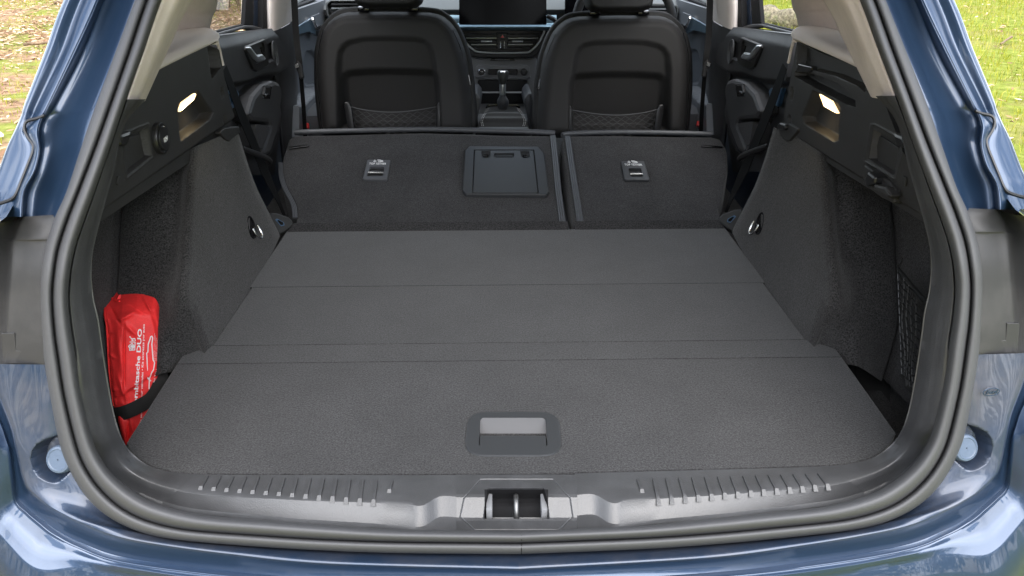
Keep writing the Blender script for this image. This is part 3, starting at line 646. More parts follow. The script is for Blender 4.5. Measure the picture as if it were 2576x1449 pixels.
# ================================================================ beige pillar trims
for mir in (False, True):
    BL = A([(505,-250),(407,0),(362,130),(312,273)]); FRr = A([(640,-250),(484,0),(430,112),(366,251)])
    rB = pAp(xs(BL), ys(BL), .016); rB0 = pAp(xs(BL) - 6, ys(BL), .034)
    rF = pX(xs(FRr), ys(FRr), A([-.50, -.555, -.575, -.602])); 
    q1 = pAp(*(A(BL) * .75 + A(FRr) * .25).T, .035); q2 = pAp(*(A(BL) * .35 + A(FRr) * .65).T, .085)
    back = rF + np.array([-.05, .05, 0])
    MB().grid(loft([rB0, rB, q1, q2, rF, back], 10, 3)).build('rear_pillar_trim', 'beige', CAR, mirror=mir, angle=180)
    lo = A([(385,183),(440,155),(500,126),(530,112),(546,104),(549,112)])
    b = pX(xs(lo), ys(lo), XP + .003); b0 = b + np.array([-.03, 0, 0])
    m1 = pX(xs(lo), ys(lo) - [28, 26, 24, 18, 12, 10], A([-.607, -.607, -.608, -.609, -.610, -.607]))
    hi = A([(420,85),(462,73),(500,68),(526,74),(542,88),(547,98)]); h = pX(xs(hi), ys(hi), A([-.70, -.71, -.70, -.68, -.65, -.63]))
    h2 = h + np.array([-.04, .03, -.03])
    MB().grid(loft([b0, b, m1, m1 * .55 + h * .45 + [0.005, 0, .006], h, h2], 6, 4)).build('quarter_trim', 'beige_plain', CAR, mirror=mir, angle=180)
    MB().tube(cat_rom(pX(A([546, 552, 557, 561]), A([104, 126, 148, 164]), A([-.607, -.607, -.607, -.607])), 4), .0032, 6).build('quarter_trim_edge', 'beige_plain', CAR, mirror=mir)
    r1 = A([(575,-220),(547,0),(534,40),(524,78)]); l1 = A([(420,-220),(440,0),(436,40),(430,90)])
    a1 = pX(xs(r1), ys(r1), A([-.60, -.66, -.68, -.70])); a2 = pX(xs(l1), ys(l1), A([-.62, -.68, -.70, -.72])); mid = (a1 + a2) / 2 + np.array([.025, 0, 0])
    MB().grid(loft([a1 + [-.05, .02, 0], a1, mid, a2, a2 + [-.1, -.1, 0]], 6, 4)).build('middle_pillar_trim', 'beige', CAR, mirror=mir, angle=180)

# ================================================================ folded rear seat backs
SL = radians(13.0); H0 = np.array([0, 1.885, .615]); SN = np.array([0, -sin(SL), cos(SL)]); SU = np.array([0, cos(SL), sin(SL)])
sp = lambda X, Y: pPl(X, Y, H0, SN)
def onS(pts, off=0.0): return pPl(xs(pts), ys(pts), H0 + SN * off, SN)
def seat_back(nm, poly, Lr, Rr, label):
    root_disp = lambda X, Y: -.045 * (1 - np.sqrt(np.clip(1 - (1 - np.clip(-sdf(poly, X, Y) / 9, 0, 1)) ** 2, 0, 1))) + .0018 * np.sin(X * .013 + Y * .02) * np.cos(Y * .017)
    return relief(Lr, Rr, 150, 90, sp, SN, root_disp, .10).build(nm, 'carpet_seat', CAR, angle=180, label=label)
polL = [(722,345),(740,334),(1060,329),(1397,335),(1411,470),(1428,577),(732,574),(742,548),(736,512),(712,470),(703,432),(708,392)]
SL1 = seat_back('rear_seat_back', polL, [(736,336),(718,352),(708,392),(703,432),(712,470),(736,512),(741,545),(733,575)], [(1398,335),(1402,400),(1411,470),(1428,577)], 'wider left rear seat back folded down, with hatch')
polR = [(1411,343),(1440,336),(1790,337),(1815,344),(1832,372),(1835,420),(1822,500),(1812,525),(1828,577),(1440,577),(1430,500)]
SR1 = seat_back('rear_seat_back', polR, [(1412,342),(1418,400),(1428,480),(1442,577)], [(1798,338),(1826,356),(1834,400),(1833,430),(1824,490),(1813,525),(1828,577)], 'narrower right rear seat back folded down')
# vinyl roll along the front edge of each seat back
def roll(px, par, r=.0085):
    P = onS(px, -.012); MB().tube(cat_rom(P, 6), r, 10).build('vinyl_edge', 'vinyl', par)
roll([(741,333),(860,329.5),(1060,325.5),(1200,328),(1330,331.5),(1396,335)], SL1); roll([(1414,341),(1440,336),(1560,333),(1700,335),(1790,338)], SR1)
# zip strips along the inner edges
def strip(px, w, par, m='vinyl', nm='zip_strip'):
    P = cat_rom(onS(px, .004), 5)
    for k in (-1, 0, 1): MB().tube(P + np.array([k * w * .36, 0, 0]), w * .2, 6).build(nm, m, par)
strip([(1391,342),(1398,410),(1406,490),(1417,572)], .016, SL1); strip([(1428,344),(1436,400),(1448,480),(1462,572)], .016, SR1)
strip([(706,410),(707,440),(716,472),(738,515),(742,548)], .012, SL1)
# bottom flap in front of the hinge
for x0, x1, par in ((-.568, .160, SL1), (.178, .568, SR1)):
    MB().grid(np.array([[(x0, 1.868, .6185), (x1, 1.868, .6185)], [(x0, 1.884, .628), (x1, 1.884, .628)], [(x0, 1.895, .634), (x1, 1.895, .634)]])).build('hinge_flap', 'carpet_seat', par)
# ISOFIX-style top tether brackets
def tether(outp, hole, bar, tx, txt_x, par):
    b = plate('tether_bracket', 'vinyl' if par is SL1 else 'hatch', par, onS(outp, .0075), SN, .009, .002, .006, holes=[onS(hole, .0075)])
    plate('bracket_well', 'smooth_black', b if False else par, onS(hole, .0012), SN, .001, .0003, .004)
    MB().tube(onS(bar, .0050), .0032, 8).build('tether_bar', 'steel', par)
    o = onS([tx], .0080)[0]; e = onS([txt_x], .0080)[0]; xd = e - o
    w = np.linalg.norm(xd) * 2
    text('tether_text', 'TOP TETHER', 'white', par, o, xd, SU, .0135, w / .084, bold=.004)
    ic = o + SU * .0165; x = xd / np.linalg.norm(xd)
    mb = MB()
    tb = lambda pts: mb.tube([ic + x * a * .85 + SU * c * .85 for a, c in pts], .0008, 5)
    tb([(-.012, .006), (-.012, -.006)]); tb([(-.017, -.001), (-.015, -.005), (-.012, -.007), (-.009, -.005), (-.007, -.001)]); tb([(-.015, .003), (-.009, .003)])
    tb([(-.003, .009), (.001, -.004)]); tb([(.0, .009), (.005, -.002), (.016, -.004)]); tb([(.003, .008), (.009, .001), (.017, -.001)]); tb([(.006, .007), (.012, .003), (.016, .002)]); tb([(.001, -.007), (.018, -.006)])
    mb.build('tether_symbol', 'white', par)
tether([(924,401),(983,402),(974,451),(912,450)], [(932,419),(967,420),(963,443),(922,443)], [(926,434.5),(966,435)], (950,412), (973,412.3), SL1)
tether([(1562,405),(1621,405),(1635,452),(1571,452)], [(1580,423),(1613,423),(1618,445),(1586,445)], [(1585,438.5),(1616,438)], (1593,414.5), (1617,414.8), SR1)
# load-through hatch
ho_ = [(1169,378),(1181,367),(1353,368),(1369,384),(1381,481),(1375,489),(1172,487),(1163,478)]
do_ = [(1194,378),(1342,378),(1353,485),(1190,484)]
HA = plate('hatch_frame', 'hatch', SL1, onS(ho_, .0115), SN, .012, .003, .004, holes=[onS([(1192,376),(1344,376),(1355.5,487 - .5),(1188,486)], .0115)])
h1 = [(1211,379.5),(1234,379.5),(1234,395),(1230,398),(1216,398),(1212,395)]; h2 = [(1309,379.5),(1331,379.5),(1333,395),(1328,398),(1315,398),(1310,395)]; h3 = [(1243,385),(1293,385),(1294,396),(1242,396)]
plate('hatch_door', 'hatch', SL1, onS(do_, .0110), SN, .009, .0016, .003, holes=[onS(h1, .011), onS(h2, .011), onS(h3, .011)], hole_depth=.008)
for q in ((1222, 392), (1321, 393)):
    c = onS([q], .006)[0]; x, y, nn = frame_of(SN); a = np.linspace(0, 2 * pi, 14, endpoint=False); MB().tube([c + .0068 * (cos(t) * x + sin(t) * y) for t in a], .0016, 6, closed=True).build('hatch_knob', 'gloss_black', SL1)
MB().box(onS([(1268, 394)], .008)[0], (.050, .005, .004), frame_of(SN)).build('hatch_catch', 'smooth_black', SL1)
# slits for the belt guides
for px, par in (([(726,369),(778,363.5),(777,367),(728,373)], SL1), ([(1764,364.5),(1818,367.5),(1818,370.5),(1764,367.5)], SR1)):
    plate('belt_slit', 'gloss_black', par, onS(px, .0045), SN, .004, .0005, .0)
# seat box under the folded backs
MB().box((0, 2.2, .50), (1.14, .60, .16)).build('rear_seat_cushion', 'vinyl', CAR, bevel=.03)
# latch bolsters with the blue striker window
for mir in (False, True):
    surfB = lambda X, Y: pPl(X, Y, pX(705., 560., -.585), (.55, -.45, .70))
    bp = [(675,548),(680,532),(697,534),(728,545),(739,556),(736,568),(716,582),(700,590),(688,575)]
    P = surfB(xs(bp), ys(bp)); BO = plate('latch_bolster', 'plastic', CAR, P, (.55, -.45, .70), .03, .006, .008, mirror=mir)
    wn = [(692,553),(697,550),(714,560),(716,567),(707,569)]
    W_ = surfB(xs(wn), ys(wn)) + np.array([.55, -.45, .70]) * .0015
    plate('latch_window', 'blue_plastic', BO, W_, (.55, -.45, .70), .003, .0008, .002, mirror=mir)
    wi = [(697,556),(700,554),(712,561),(712,566),(706,567)]; plate('latch_opening', 'gloss_black', BO, surfB(xs(wi), ys(wi)) + np.array([.55, -.45, .70]) * .0024, (.55, -.45, .70), .001, .0003, .001, mirror=mir)
# elastic net on the right side bay
pn = lambda pts, X=.700: pX(xs(pts), ys(pts), X)
rod = pn([(2270,650),(2266,662),(2259,680),(2262,770),(2266,870),(2269,940),(2273,952)])
NET = MB().tube(cat_rom(rod, 6), .0016, 8).build('net_rod', 'steel', CAR)
NET.data.materials[0] = M['smooth_black']
A0 = lambda t: A((2259 + 10 * t, 684 + 262 * t)); B0_ = lambda t: A((2322 - 18 * min(1, t * 1.6), 760 + 230 * t))
mb = MB()
for i in range(13):
    t = i / 12; a_, b_ = A0(t), B0_(min(1, t + .0)); pts = [a_ * (1 - s) + b_ * s + A((0, 5 * sin(pi * s) + 3 * sin(7 * s + i))) for s in np.linspace(0, 1, 9)]; mb.tube(pn(pts), .0019, 5)
for j in range(1, 5):
    s = j / 5; pts = [A0(t) * (1 - s) + B0_(t) * s + A((3 * sin(9 * t + j), 0)) for t in np.linspace(0, 1, 16)]; mb.tube(pn(pts), .0019, 5)
o = mb.build('side_net', 'net', CAR); o['kind'] = 'stuff'
MB().tube(cat_rom(pn([(2260,676),(2285,705),(2305,730),(2330,755)]), 5), .0032, 6).build('net_cord', 'net', CAR)
MB().tube(cat_rom(pn([(2268,945),(2280,955),(2283,975),(2300,985)]), 5), .0045, 6).build('net_cord', 'net', CAR)
# ================================================================ cabin: rear doors, centre pillars, belts
XD = -.72
MB().box((0, 2.5, .36), (1.78, 2.6, .03)).build('cabin_floor', 'carpet_dark', CAR)
bez = [(615,119),(666,97),(673,106),(678,163),(671,169),(648,180),(638,174)]
bezi = [(629,121),(664,105),(670,150),(643,162)]
grip = [(625,288),(640,240),(664,213),(690,203),(703,207),(710,222),(711,245),(701,328),(681,387),(667,396),(659,384),(683,318),(678,309),(636,305)]
pocket = [(634,310),(676,312),(681,319),(659,380),(650,372),(630,330)]
def dispD(X, Y):
    d = .028 * sst(-(Y - np.interp(X, [520, 600, 640, 680, 712], [215, 205, 190, 186, 166])), -14, 6) - .012 * sst(-(Y - np.interp(X, [520, 620, 667], [112, 92, 80])), -16, 20)
    d = d + .012 * inside(grip, X, Y, 9) - .010 * inside(bezi, X, Y, 3)
    return d
surfD = lambda X, Y: pX(X, Y, XD)
def onD(pts, off=0.0): return pX(xs(pts), ys(pts), XD + off)
for mir in (False, True):
    DR = relief([(515,92),(530,200),(560,300),(600,440)], [(668,72),(690,96),(709,160),(714,240),(704,330),(690,440)], 130, 150, surfD, (1, 0, 0), dispD, .04, sm=False).build('rear_door', 'door', CAR, mirror=mir, angle=60)
    n = (1, 0, 0)
    sl = MB(); 
    plate('window_sill', 'door', DR, onD([(515,96),(545,84),(618,63.5),(640,64),(668,73),(660,78),(617,72),(545,94),(515,104)], -.006), n, .03, .003, .002, mirror=mir)
    plate('door_seal', 'frame_black', DR, onD([(520,86),(545,78.5),(618,60),(618,65.5),(545,84),(520,92)], -.012), n, .012, .002, .0, mirror=mir)
    BZ = plate('handle_bezel', 'smooth_black', DR, onD(bez, .034), n, .012, .003, .012, holes=[onD(bezi, .034)], mirror=mir)
    plate('handle_dish', 'gloss_black', DR, onD(bezi, .024), n, .002, .0005, .006, mirror=mir)
    plate('door_handle', 'satin', DR, onD([(626.5,119),(632,117.5),(648.6,139),(661.5,136),(670,147),(668,152),(654.5,155),(645,148)], .044), n, .010, .004, .004, mirror=mir)
    c = onD([(690, 134)], .032)[0]; a = np.linspace(0, 2 * pi, 30, endpoint=False)
    e = lambda s, h: c + s * (.030 * np.cos(a)[:, None] * np.array([0, 1, 0]) + .037 * np.sin(a)[:, None] * np.array([0, -.15, 1])) + np.array([h, 0, 0])
    rows = [e(1.0, .002), e(.97, .004)]
    for q in np.linspace(.9, .1, 9): rows += [e(q, .0035), e(q - .03, .0015), e(q - .055, .0035)]
    MB().grid(np.array(rows), closed_v=True).build('tweeter', 'vinyl', DR, mirror=mir)
    plate('door_pull', 'door_pull', DR, onD(grip, .052), n, .05, .012, .014, holes=[onD([(642,312),(676,316),(679,322),(660,374),(652,370)], .052)], mirror=mir)
    SW = plate('window_switch', 'gloss_black', DR, onD([(666,217),(684,217),(680,249),(662,248)], .054), n, .008, .0015, .002, mirror=mir)
    plate('switch_key', 'smooth_black', DR, onD([(668,219),(682,219),(679,239),(665,239)], .058), n, .006, .002, .002, mirror=mir)
    MB().box(onD([(671.5,238)], .060)[0], (.003, .020, .0022)).build('switch_strip', 'chrome', DR, mirror=mir)
    plate('door_pad', 'leather', DR, onD([(574,262),(592,252),(606,262),(622,330),(612,345)], -.004 if False else .004), n, .01, .004, .008, mirror=mir)
    plate('pull_ring', 'blue_plastic', DR, onD([(570,228),(598,227),(603,236),(600,262),(592,270),(584,275)], .022), n, .012, .003, .004, holes=[onD([(575,236),(594,235),(591,256),(583,262)], .022)], mirror=mir)
    plate('door_frame', 'frame_black', DR, onD([(622,-40),(641,-40),(638,66),(616,63)], -.010), n, .012, .003, .002, mirror=mir)
    plate('door_edge', 'paint_clean', DR, onD([(639,-40),(668,-40),(666,75),(637,67)], -.020), n, .014, .006, .004, mirror=mir)
    # side window glass
    gp = pX(A([430, 640, 640, 430]), A([-200, -200, 68, 110]), -.755); MB().add(gp, [(0, 1, 2, 3)]).build('door_window', 'glass', DR, mirror=mir)
    # centre pillar
    BPt = pX(A([672, 679, 701, 734, 740, 746, 742]), A([66] * 7), A([-.72, -.705, -.690, -.690, -.70, -.73, -.76]))
    BPb = pY(A([702, 708, 722, 745, 750, 752, 748]), A([338] * 7), BPt[:, 1])
    def pillar(z0, z1, nm, m):
        rows = []
        for z in np.linspace(z0, z1, 8): k = (z - BPb[:, 2:]) / (BPt[:, 2:] - BPb[:, 2:]); r = BPb + (BPt - BPb) * k; r[:, 0] += .12 * max(0, z - 1.05) ; r[:, 2] = z; rows.append(r)
        return MB().grid(cat_rom(np.array(rows).transpose(1, 0, 2), 4)).build(nm, m, CAR, mirror=mir, angle=60)
    pillar(1.032, 1.46, 'centre_pillar_trim', 'beige_plain'); pillar(.36, 1.030, 'centre_pillar', 'door')
    plate('pillar_seal', 'frame_black', CAR, pX(A([663, 681, 681, 663]), A([-40, -40, 78, 74]), -.722), n, .03, .004, .004, mirror=mir)
    # front belt
    bx = pY(A([739, 745, 754, 762, 768]), A([-30, 90, 165, 250, 345]), A([2.62, 2.58, 2.55, 2.57, 2.60]))
    P = cat_rom(bx, 8); wdt = np.interp(np.linspace(0, 1, len(P)), [0, .5, .6, 1], [.020, .018, .013, .013])
    BT = ribbon(P, (1, .2, 0), wdt, np.array([.1, -1, .2])).build('front_seat_belt', 'web', CAR, mirror=mir)
    t = pY(A([738, 748, 757, 765, 756, 748]), A([160, 152, 162, 196, 200, 180]), 2.545); plate('belt_tongue', 'smooth_black', BT, t, (0, -1, .2), .012, .003, .004, mirror=mir)
    t = pY(A([741, 749, 752, 744]), A([163, 159, 169, 173]), 2.541); plate('tongue_slot', 'steel', BT, t, (0, -1, .2), .003, .001, .002, mirror=mir)
    # rear belt hanging beside the folded seats
    rb = pX(A([566, 580, 607, 632, 660, 690, 716]), A([172, 212, 285, 345, 415, 480, 542]), A([-.655, -.652, -.648, -.645, -.640, -.632, -.610]))
    P = cat_rom(rb, 6); wd = np.gradient(P, axis=0); wd = np.cross(wd, [1.0, 0, 0]); wd /= np.linalg.norm(wd, axis=1, keepdims=True)
    RB = ribbon(P, wd, np.interp(np.linspace(0, 1, len(P)), [0, .3, .7, 1], [.030, .046, .046, .022]), np.array([.9, -.3, .2])).build('rear_seat_belt', 'web', CAR, mirror=mir)
    g = pX(A([612, 619, 650, 672, 680]), A([374, 377, 389, 399, 407]), -.622); MB().tube(cat_rom(g, 4), np.interp(np.arange(17), [0, 12, 16], [.005, .008, .007]), 8).build('belt_guide', 'smooth_black', RB, mirror=mir)
    # front doors
    XF = -.74; nF = (1, 0, 0)
    onF = lambda pts, off=0.0: pX(xs(pts), ys(pts), XF + off)
    def dispF(X, Y):
        return .02 * sst(-(Y - np.interp(X, [730, 784, 812], [88, 78, 92])), -4, 3) - .012 * inside([(756,175),(772,128),(783,126),(803,146),(806,200),(796,215),(770,215)], X, Y, 3) + .05 * sst(Y - np.interp(X, [730, 768, 812], [262, 222, 214]), 0, 6)
    FD = relief([(715,30),(715,345)], [(835,-10),(835,345)], 60, 90, lambda X, Y: pX(X, Y, XF), nF, dispF, .03, sm=False).build('front_door', 'door_grey', CAR, mirror=mir, angle=60)
    plate('front_sill', 'frame_black', FD, onF([(735,20),(775,4),(800,-6),(800,-1),(776,10),(735,26)], .004), nF, .02, .003, .0, mirror=mir)
    plate('front_trim', 'trim_blue', FD, onF([(748,67),(784,44),(796,74),(795,88),(779,80),(750,87)], .023), nF, .006, .002, .002, mirror=mir)
    plate('front_handle_bezel', 'door_grey', FD, onF([(783,42),(804,33),(812,55),(812,70),(798,76)], .024), nF, .006, .002, .004, mirror=mir)
    MB().tube(onF([(785,47),(793,66),(798,73),(806,66)], .03), .006, 6).build('front_handle', 'chrome', FD, mirror=mir)
    gp = pX(A([690, 850, 850, 690]), A([-160, -160, 0, 40]), -.76); MB().add(gp, [(0, 1, 2, 3)]).build('front_window', 'glass', FD, mirror=mir)
    # front seat cushion edge and belt buckle
    cu = pY(A([764, 800]), A([230, 230]), 2.9)
    MB().box((cu[0, 0] + .21, 3.0, .62), (.50, .60, .20)).build('seat_cushion', 'vinyl', CAR, mirror=mir, bevel=.04)
    bk = pY(A([771]), A([318]), 2.66)[0]; MB().box(bk, (.018, .02, .036), frame_of((.3, -1, .4))).build('belt_buckle', 'red', CAR, mirror=mir, bevel=.004)

# ================================================================ front seats
YS = 2.62; SNn = np.array([0, -.985, .17])
arch1 = [(846,330),(844,170),(848,130),(858,112),(874,101),(911,92),(978,90),(1044,92),(1072,99),(1086,112),(1093,133),(1098,170),(1110,330)]
arch2 = [(850,330),(850,200),(856,184),(872,176),(925,172),(978,171),(1040,172),(1092,176),(1104,185),(1108,200),(1110,330)]
seato = [(804,345),(796,280),(792,233),(790,180),(791,133),(795,100),(803,74),(816,54),(832,40),(850,31),(867,27),(978,25),(1077,28),(1098,32),(1114,39),(1130,52),(1145,70),(1158,98),(1169,127),(1176,160),(1181,200),(1187,270),(1189,345)]
surfS = lambda X, Y: pPl(X, Y, (0, YS, .85), SNn)
def onSe(pts, off=0.0): return surfS(xs(pts), ys(pts)) + SNn / np.linalg.norm(SNn) * off
def dispS(X, Y):
    s = -sdf(seato, X, Y); q = np.clip(s / 34, 0, 1); d = -.085 * (1 - np.sqrt(1 - (1 - q) ** 2))
    hem = sdf([(x + (990 - x) * .055, y + (330 - y) * .05) for x, y in seato], X, Y); d = d - .0012 * np.exp(-(hem / 1.6) ** 2)
    d = d - (.010 + .022 * np.clip((Y - 95) / 85, 0, 1)) * sst(-sdf(arch1, X, Y), -3, 15) - (.018 + .045 * np.clip((Y - 175) / 110, 0, 1)) * sst(-sdf(arch2, X, Y), -3, 20)
    return d
XL = surfS(np.array([990.]), np.array([200.]))[0, 0]; XRr = surfS(np.array([1547.]), np.array([214.]))[0, 0]
def seat(mir, dx, dz, label):
    """one front seat seen from behind; the second one is the mirror image, a little lower"""
    def put(o):
        o.location.x += dx; o.location.z += dz; WORLD[o.name] = WORLD[o.name] + [dx, 0, dz]
    i = 12
    Lr = seato[:i][::-1]; Rr_ = seato[i - 1:]
    B = relief([(870,26.5),(832,40),(803,74),(791,133),(790,180),(792,233),(796,280),(804,345)], [(1074,27.5),(1114,39),(1145,70),(1169,127),(1177,165),(1181,200),(1187,270),(1189,345)], 130, 130, surfS, SNn, dispS, .06)
    Bk = B.build('front_seat', 'seat_shell', CAR, mirror=mir, angle=180, label=label); put(Bk)
    W0 = WORLD[Bk.name]
    def ch(mb, nm, m, **k):
        o = mb.build(nm, m, None, mirror=mir, **k); o.location.x += dx; o.location.z += dz
        w = WORLD[o.name] + [dx, 0, dz]; o.parent = Bk; o.location = (w - W0).tolist(); WORLD[o.name] = w
        return o
    # bolster roll round the shell, leather
    ro = [(803,340),(795,280),(790,225),(789,180),(790,135),(796,100),(806,72),(832,42),(868,28),(978,25.5),(1077,29),(1112,40),(1143,72),(1167,130),(1177,180),(1183,240),(1188,300),(1189,340)]
    P = cat_rom(onSe(ro, -.085), 5); ch(MB().tube(P, .017, 8), 'seat_bolster', 'leather', angle=180)
    for sm_ in ([(809,74),(796,135),(797,230),(806,335)], [(1138,76),(1161,135),(1172,230),(1180,335)]): ch(MB().tube(cat_rom(onSe(sm_, -.028), 6), .0012, 5), 'seat_seam', 'gloss_black')
    # net pocket
    for px in ([(872,326),(862,262),(865,257),(875,258),(882,272),(889,326)], [(1094,326),(1096,270),(1102,258),(1110,256),(1112,262),(1108,326)]):
        ch(plate_mb(MB(), onSe(px, -.018), SNn, .02, .004, .006), 'pocket_post', 'smooth_black')
    topc = A([(881,270),(905,276),(940,281),(978,283.5),(1016,282),(1056,277),(1096,270)])
    ch(MB().tube(cat_rom(onSe(topc, -.020), 5), .0016, 6), 'pocket_hem', 'vinyl')
    mb = MB()
    for k in range(1, 8):
        xv = np.linspace(882, 1096, 90); base = np.interp(xv, xs(topc), ys(topc)) + k * 7.4; sgn = 1 if k % 2 else -1
        yv = base + sgn * 2.6 * np.sin((xv - 882) / 214 * 2 * pi * 10)
        mb.tube(onSe(np.stack([xv, yv], 1), -.021), .0011, 4)
    o = ch(mb, 'pocket_net', 'seat_net'); o['kind'] = 'stuff'
    ch(plate_mb(MB(), onSe([(1172,190),(1180,188),(1186,216),(1178,218)], -.05), SNn, .004, .001, .001), 'seat_tag', 'gloss_black')
    # headrest with its posts and sockets
    hx = [(886,-60),(884,-15),(888,4),(897,13),(925,18),(978,18.5),(1030,18),(1048,13),(1057,4),(1061,-15),(1060,-60)]
    def dH(X, Y):
        s = -sdf(hx, X, Y); q = np.clip(s / 14, 0, 1); return -.05 * (1 - np.sqrt(1 - (1 - q) ** 2))
    hs = lambda X, Y: pPl(X, Y, (0, YS - .04, 1.1), SNn)
    ch(relief([(885,-60),(885,-15),(889,4),(900,13),(912,17)], [(1061,-60),(1061,-15),(1056,4),(1046,13),(1034,17)], 50, 30, hs, SNn, dH, .06, sm=False), 'headrest', 'leather', angle=180)
    for xx in (909, 1035):
        c = onSe([(xx, 20)], -.055)[0]; ch(MB().box(c, (.038, .034, .016)), 'post_socket', 'gloss_black', bevel=.004)
        ch(MB().tube([c, c + [0, -.01, .06]], .005, 8), 'headrest_post', 'chrome')
    return Bk
seat(False, 0, 0, 'left front seat seen from behind'); seat(True, XL + XRr, -.014, 'right front seat seen from behind')

# ================================================================ dashboard
YD = 3.30; nD = (0, -1, .12)
dP = lambda pts, off=0.0: pPl(xs(pts), ys(pts), (0, YD, .9), nD) + np.array([0, -1, .12]) / 1.007 * off
nT = np.array([0, -.42, .91]); pT = dP([(1270, 25)], 0.0)[0]
dT = lambda pts: pPl(xs(pts), ys(pts), pT, nT)
DB = plate('dashboard', 'dash', CAR, dT([(640,-62),(1890,-62),(1830,24),(700,24)]), nT, .04, .004, .0)
plate('dash_band', 'dash_black', DB, dP([(700,21),(1830,21),(1830,40),(700,40)], -.012), nD, .2, .004, .0)
plate('dash_lower', 'dash_black', DB, dP([(700,70),(1830,70),(1830,330),(700,330)], -.030), nD, .1, .004, .0)
tr = [dP([(x, 38) for x in np.linspace(1090, 1400, 20)], .0), dP([(x, 50) for x in np.linspace(1090, 1400, 20)], .010), dP([(x, 60) for x in np.linspace(1090, 1400, 20)], .012), dP([(x, 64) for x in np.linspace(1090, 1400, 20)], .034), dP([(x, 70) for x in np.linspace(1090, 1400, 20)], .038), dP([(x, 76) for x in np.linspace(1090, 1400, 20)], .018), dP([(x, 78) for x in np.linspace(1090, 1400, 20)], -.03)]
MB().grid(cat_rom(np.array(tr), 3)).build('dash_trim', 'trim_blue', DB, angle=50)
SC = plate('touch_screen', 'screen', DB, dP([(1157,-70),(1372,-70),(1372,61),(1157,61)], .075), nD, .018, .002, .004)
# side vents
def vent(ou, nm, ys_, xr):
    V = plate(nm, 'dash', DB, dP(ou, .02), nD, .03, .006, .02, holes=[dP([(a + (np.mean(xs(ou)) - a) * .13, b + (np.mean(ys(ou)) - b) * .16) for a, b in ou], .02)])
    plate('vent_back', 'dash_gloss', DB, dP(ou, -.012), nD, .01, .001, .01)
    for k, y in enumerate(ys_):
        MB().box(dP([(np.mean(xr), y)], .012)[0], ((xr[1] - xr[0]) / FPX * 3.1, .02, .0045)).build('vent_slat', 'satin' if k == 1 else 'dash_black', DB)
vent([(820,6),(832,-2),(925,-2),(925,52),(834,52),(824,40)], 'left_vent', (10, 20, 31, 41), (836, 925))
vent([(1600,6),(1690,8),(1704,14),(1706,30),(1698,54),(1600,56)], 'right_vent', (14, 22, 30, 39, 47), (1600, 1690))
# centre vents in a chrome-edged bowl
vo = [(1158,77),(1368,77),(1358,98),(1346,115),(1336,124),(1322,129),(1204,129),(1190,122),(1178,110),(1167,96)]
VB = plate('vent_bowl', 'dash_gloss', DB, dP(vo, -.012), nD, .01, .001, .004)
MB().tube(cat_rom(dP([(1156,77),(1167,99),(1178,114),(1190,124),(1206,131),(1262,133),(1322,132),(1336,127),(1348,116),(1360,98),(1370,77)], .006), 5), .0045, 8).build('vent_surround', 'satin', DB)
bo = [(1150,77),(1158,77),(1178,114),(1192,127),(1206,133),(1322,133),(1338,127),(1350,114),(1370,77),(1378,77),(1372,110),(1352,138),(1330,146),(1200,146),(1174,136),(1156,110)]
plate('vent_lip', 'dash_black', DB, dP(bo, .0), nD, .05, .006, .0)
for y in (87, 95, 103, 111, 120):
    for sd_ in (0, 1):
        k = np.interp(y, [77, 96, 124], [1158, 1170, 1194]) + 3; x0, x1 = (k, 1249) if sd_ == 0 else (1278, 2526 - k)
        MB().box(dP([((x0 + x1) / 2, y)], .004)[0], ((x1 - x0) / FPX * 3.15, .02, .0022 if y in (95, 111) else .004)).build('vent_slat', 'satin' if y in (95, 111) else 'dash_black', DB)
for x in (1224, 1302): MB().box(dP([(x, 103)], .018)[0], (.045, .02, .006)).build('vent_knob', 'satin', DB, bevel=.002)
plate('vent_divider', 'dash_black', DB, dP([(1250,82),(1278,82),(1278,124),(1250,124)], .014), nD, .02, .003, .002)
plate('hazard_button', 'dash_gloss', DB, dP([(1252,83),(1276,83),(1274,97),(1269,100),(1259,100),(1254,97)], .02), nD, .006, .002, .003)
for x in (1259, 1269): MB().box(dP([(x, 112)], .018)[0], (.005, .008, .026)).build('vent_wheel', 'chrome', DB)
plate('hazard_triangle', 'red', DB, dP([(1264,87),(1269,94),(1259,94)], .0215), nD, .001, .0003, .0)
# centre stack
plate('centre_stack', 'dash_mid', DB, dP([(1176,146),(1352,146),(1350,210),(1345,330),(1180,330)], -.018), nD, .02, .008, .01)
AB = plate('airbag_display', 'dash_gloss', DB, dP([(1236,147.5),(1293,147.5),(1296,153.5),(1232,153.5)], -.010), nD, .008, .001, .001)
text('airbag_text', 'PASSENGER AIRBAG', 'grey_print', DB, dP([(1264,150.5)], -.0085)[0], (1, 0, 0), (0, .12, 1), .0062, 1.1)
plate('climate_panel', 'dash_mid', DB, dP([(1196,170),(1203,164),(1325,164),(1333,170),(1335,196),(1310,200),(1220,200),(1193,194)], -.008), nD, .012, .003, .006)
plate('button_strip', 'dash_gloss', DB, dP([(1228,174),(1302,174),(1302,188),(1228,188)], -.003), nD, .006, .002, .004)
for x, nm, ri in ((1212, 'volume_knob', 'chrome'), (1318, 'start_button', 'smooth_black')):
    c = dP([(x, 181)], -.004)[0]; x_, y_, n_ = frame_of(nD); a = np.linspace(0, 2 * pi, 24, endpoint=False)
    ci = lambda r, h: c + r * (np.cos(a)[:, None] * x_ + np.sin(a)[:, None] * y_) + n_ * h
    MB().grid(np.array([ci(.0145, -.003), ci(.0145, .007), ci(.0125, .009), ci(.0115, .007)]), closed_v=True).build(nm, ri, DB)
    MB().grid(np.array([ci(.0118, .006), ci(.011, .0085), ci(.0005, .0085)]), closed_v=True).build('knob_face', 'dash_black', DB)
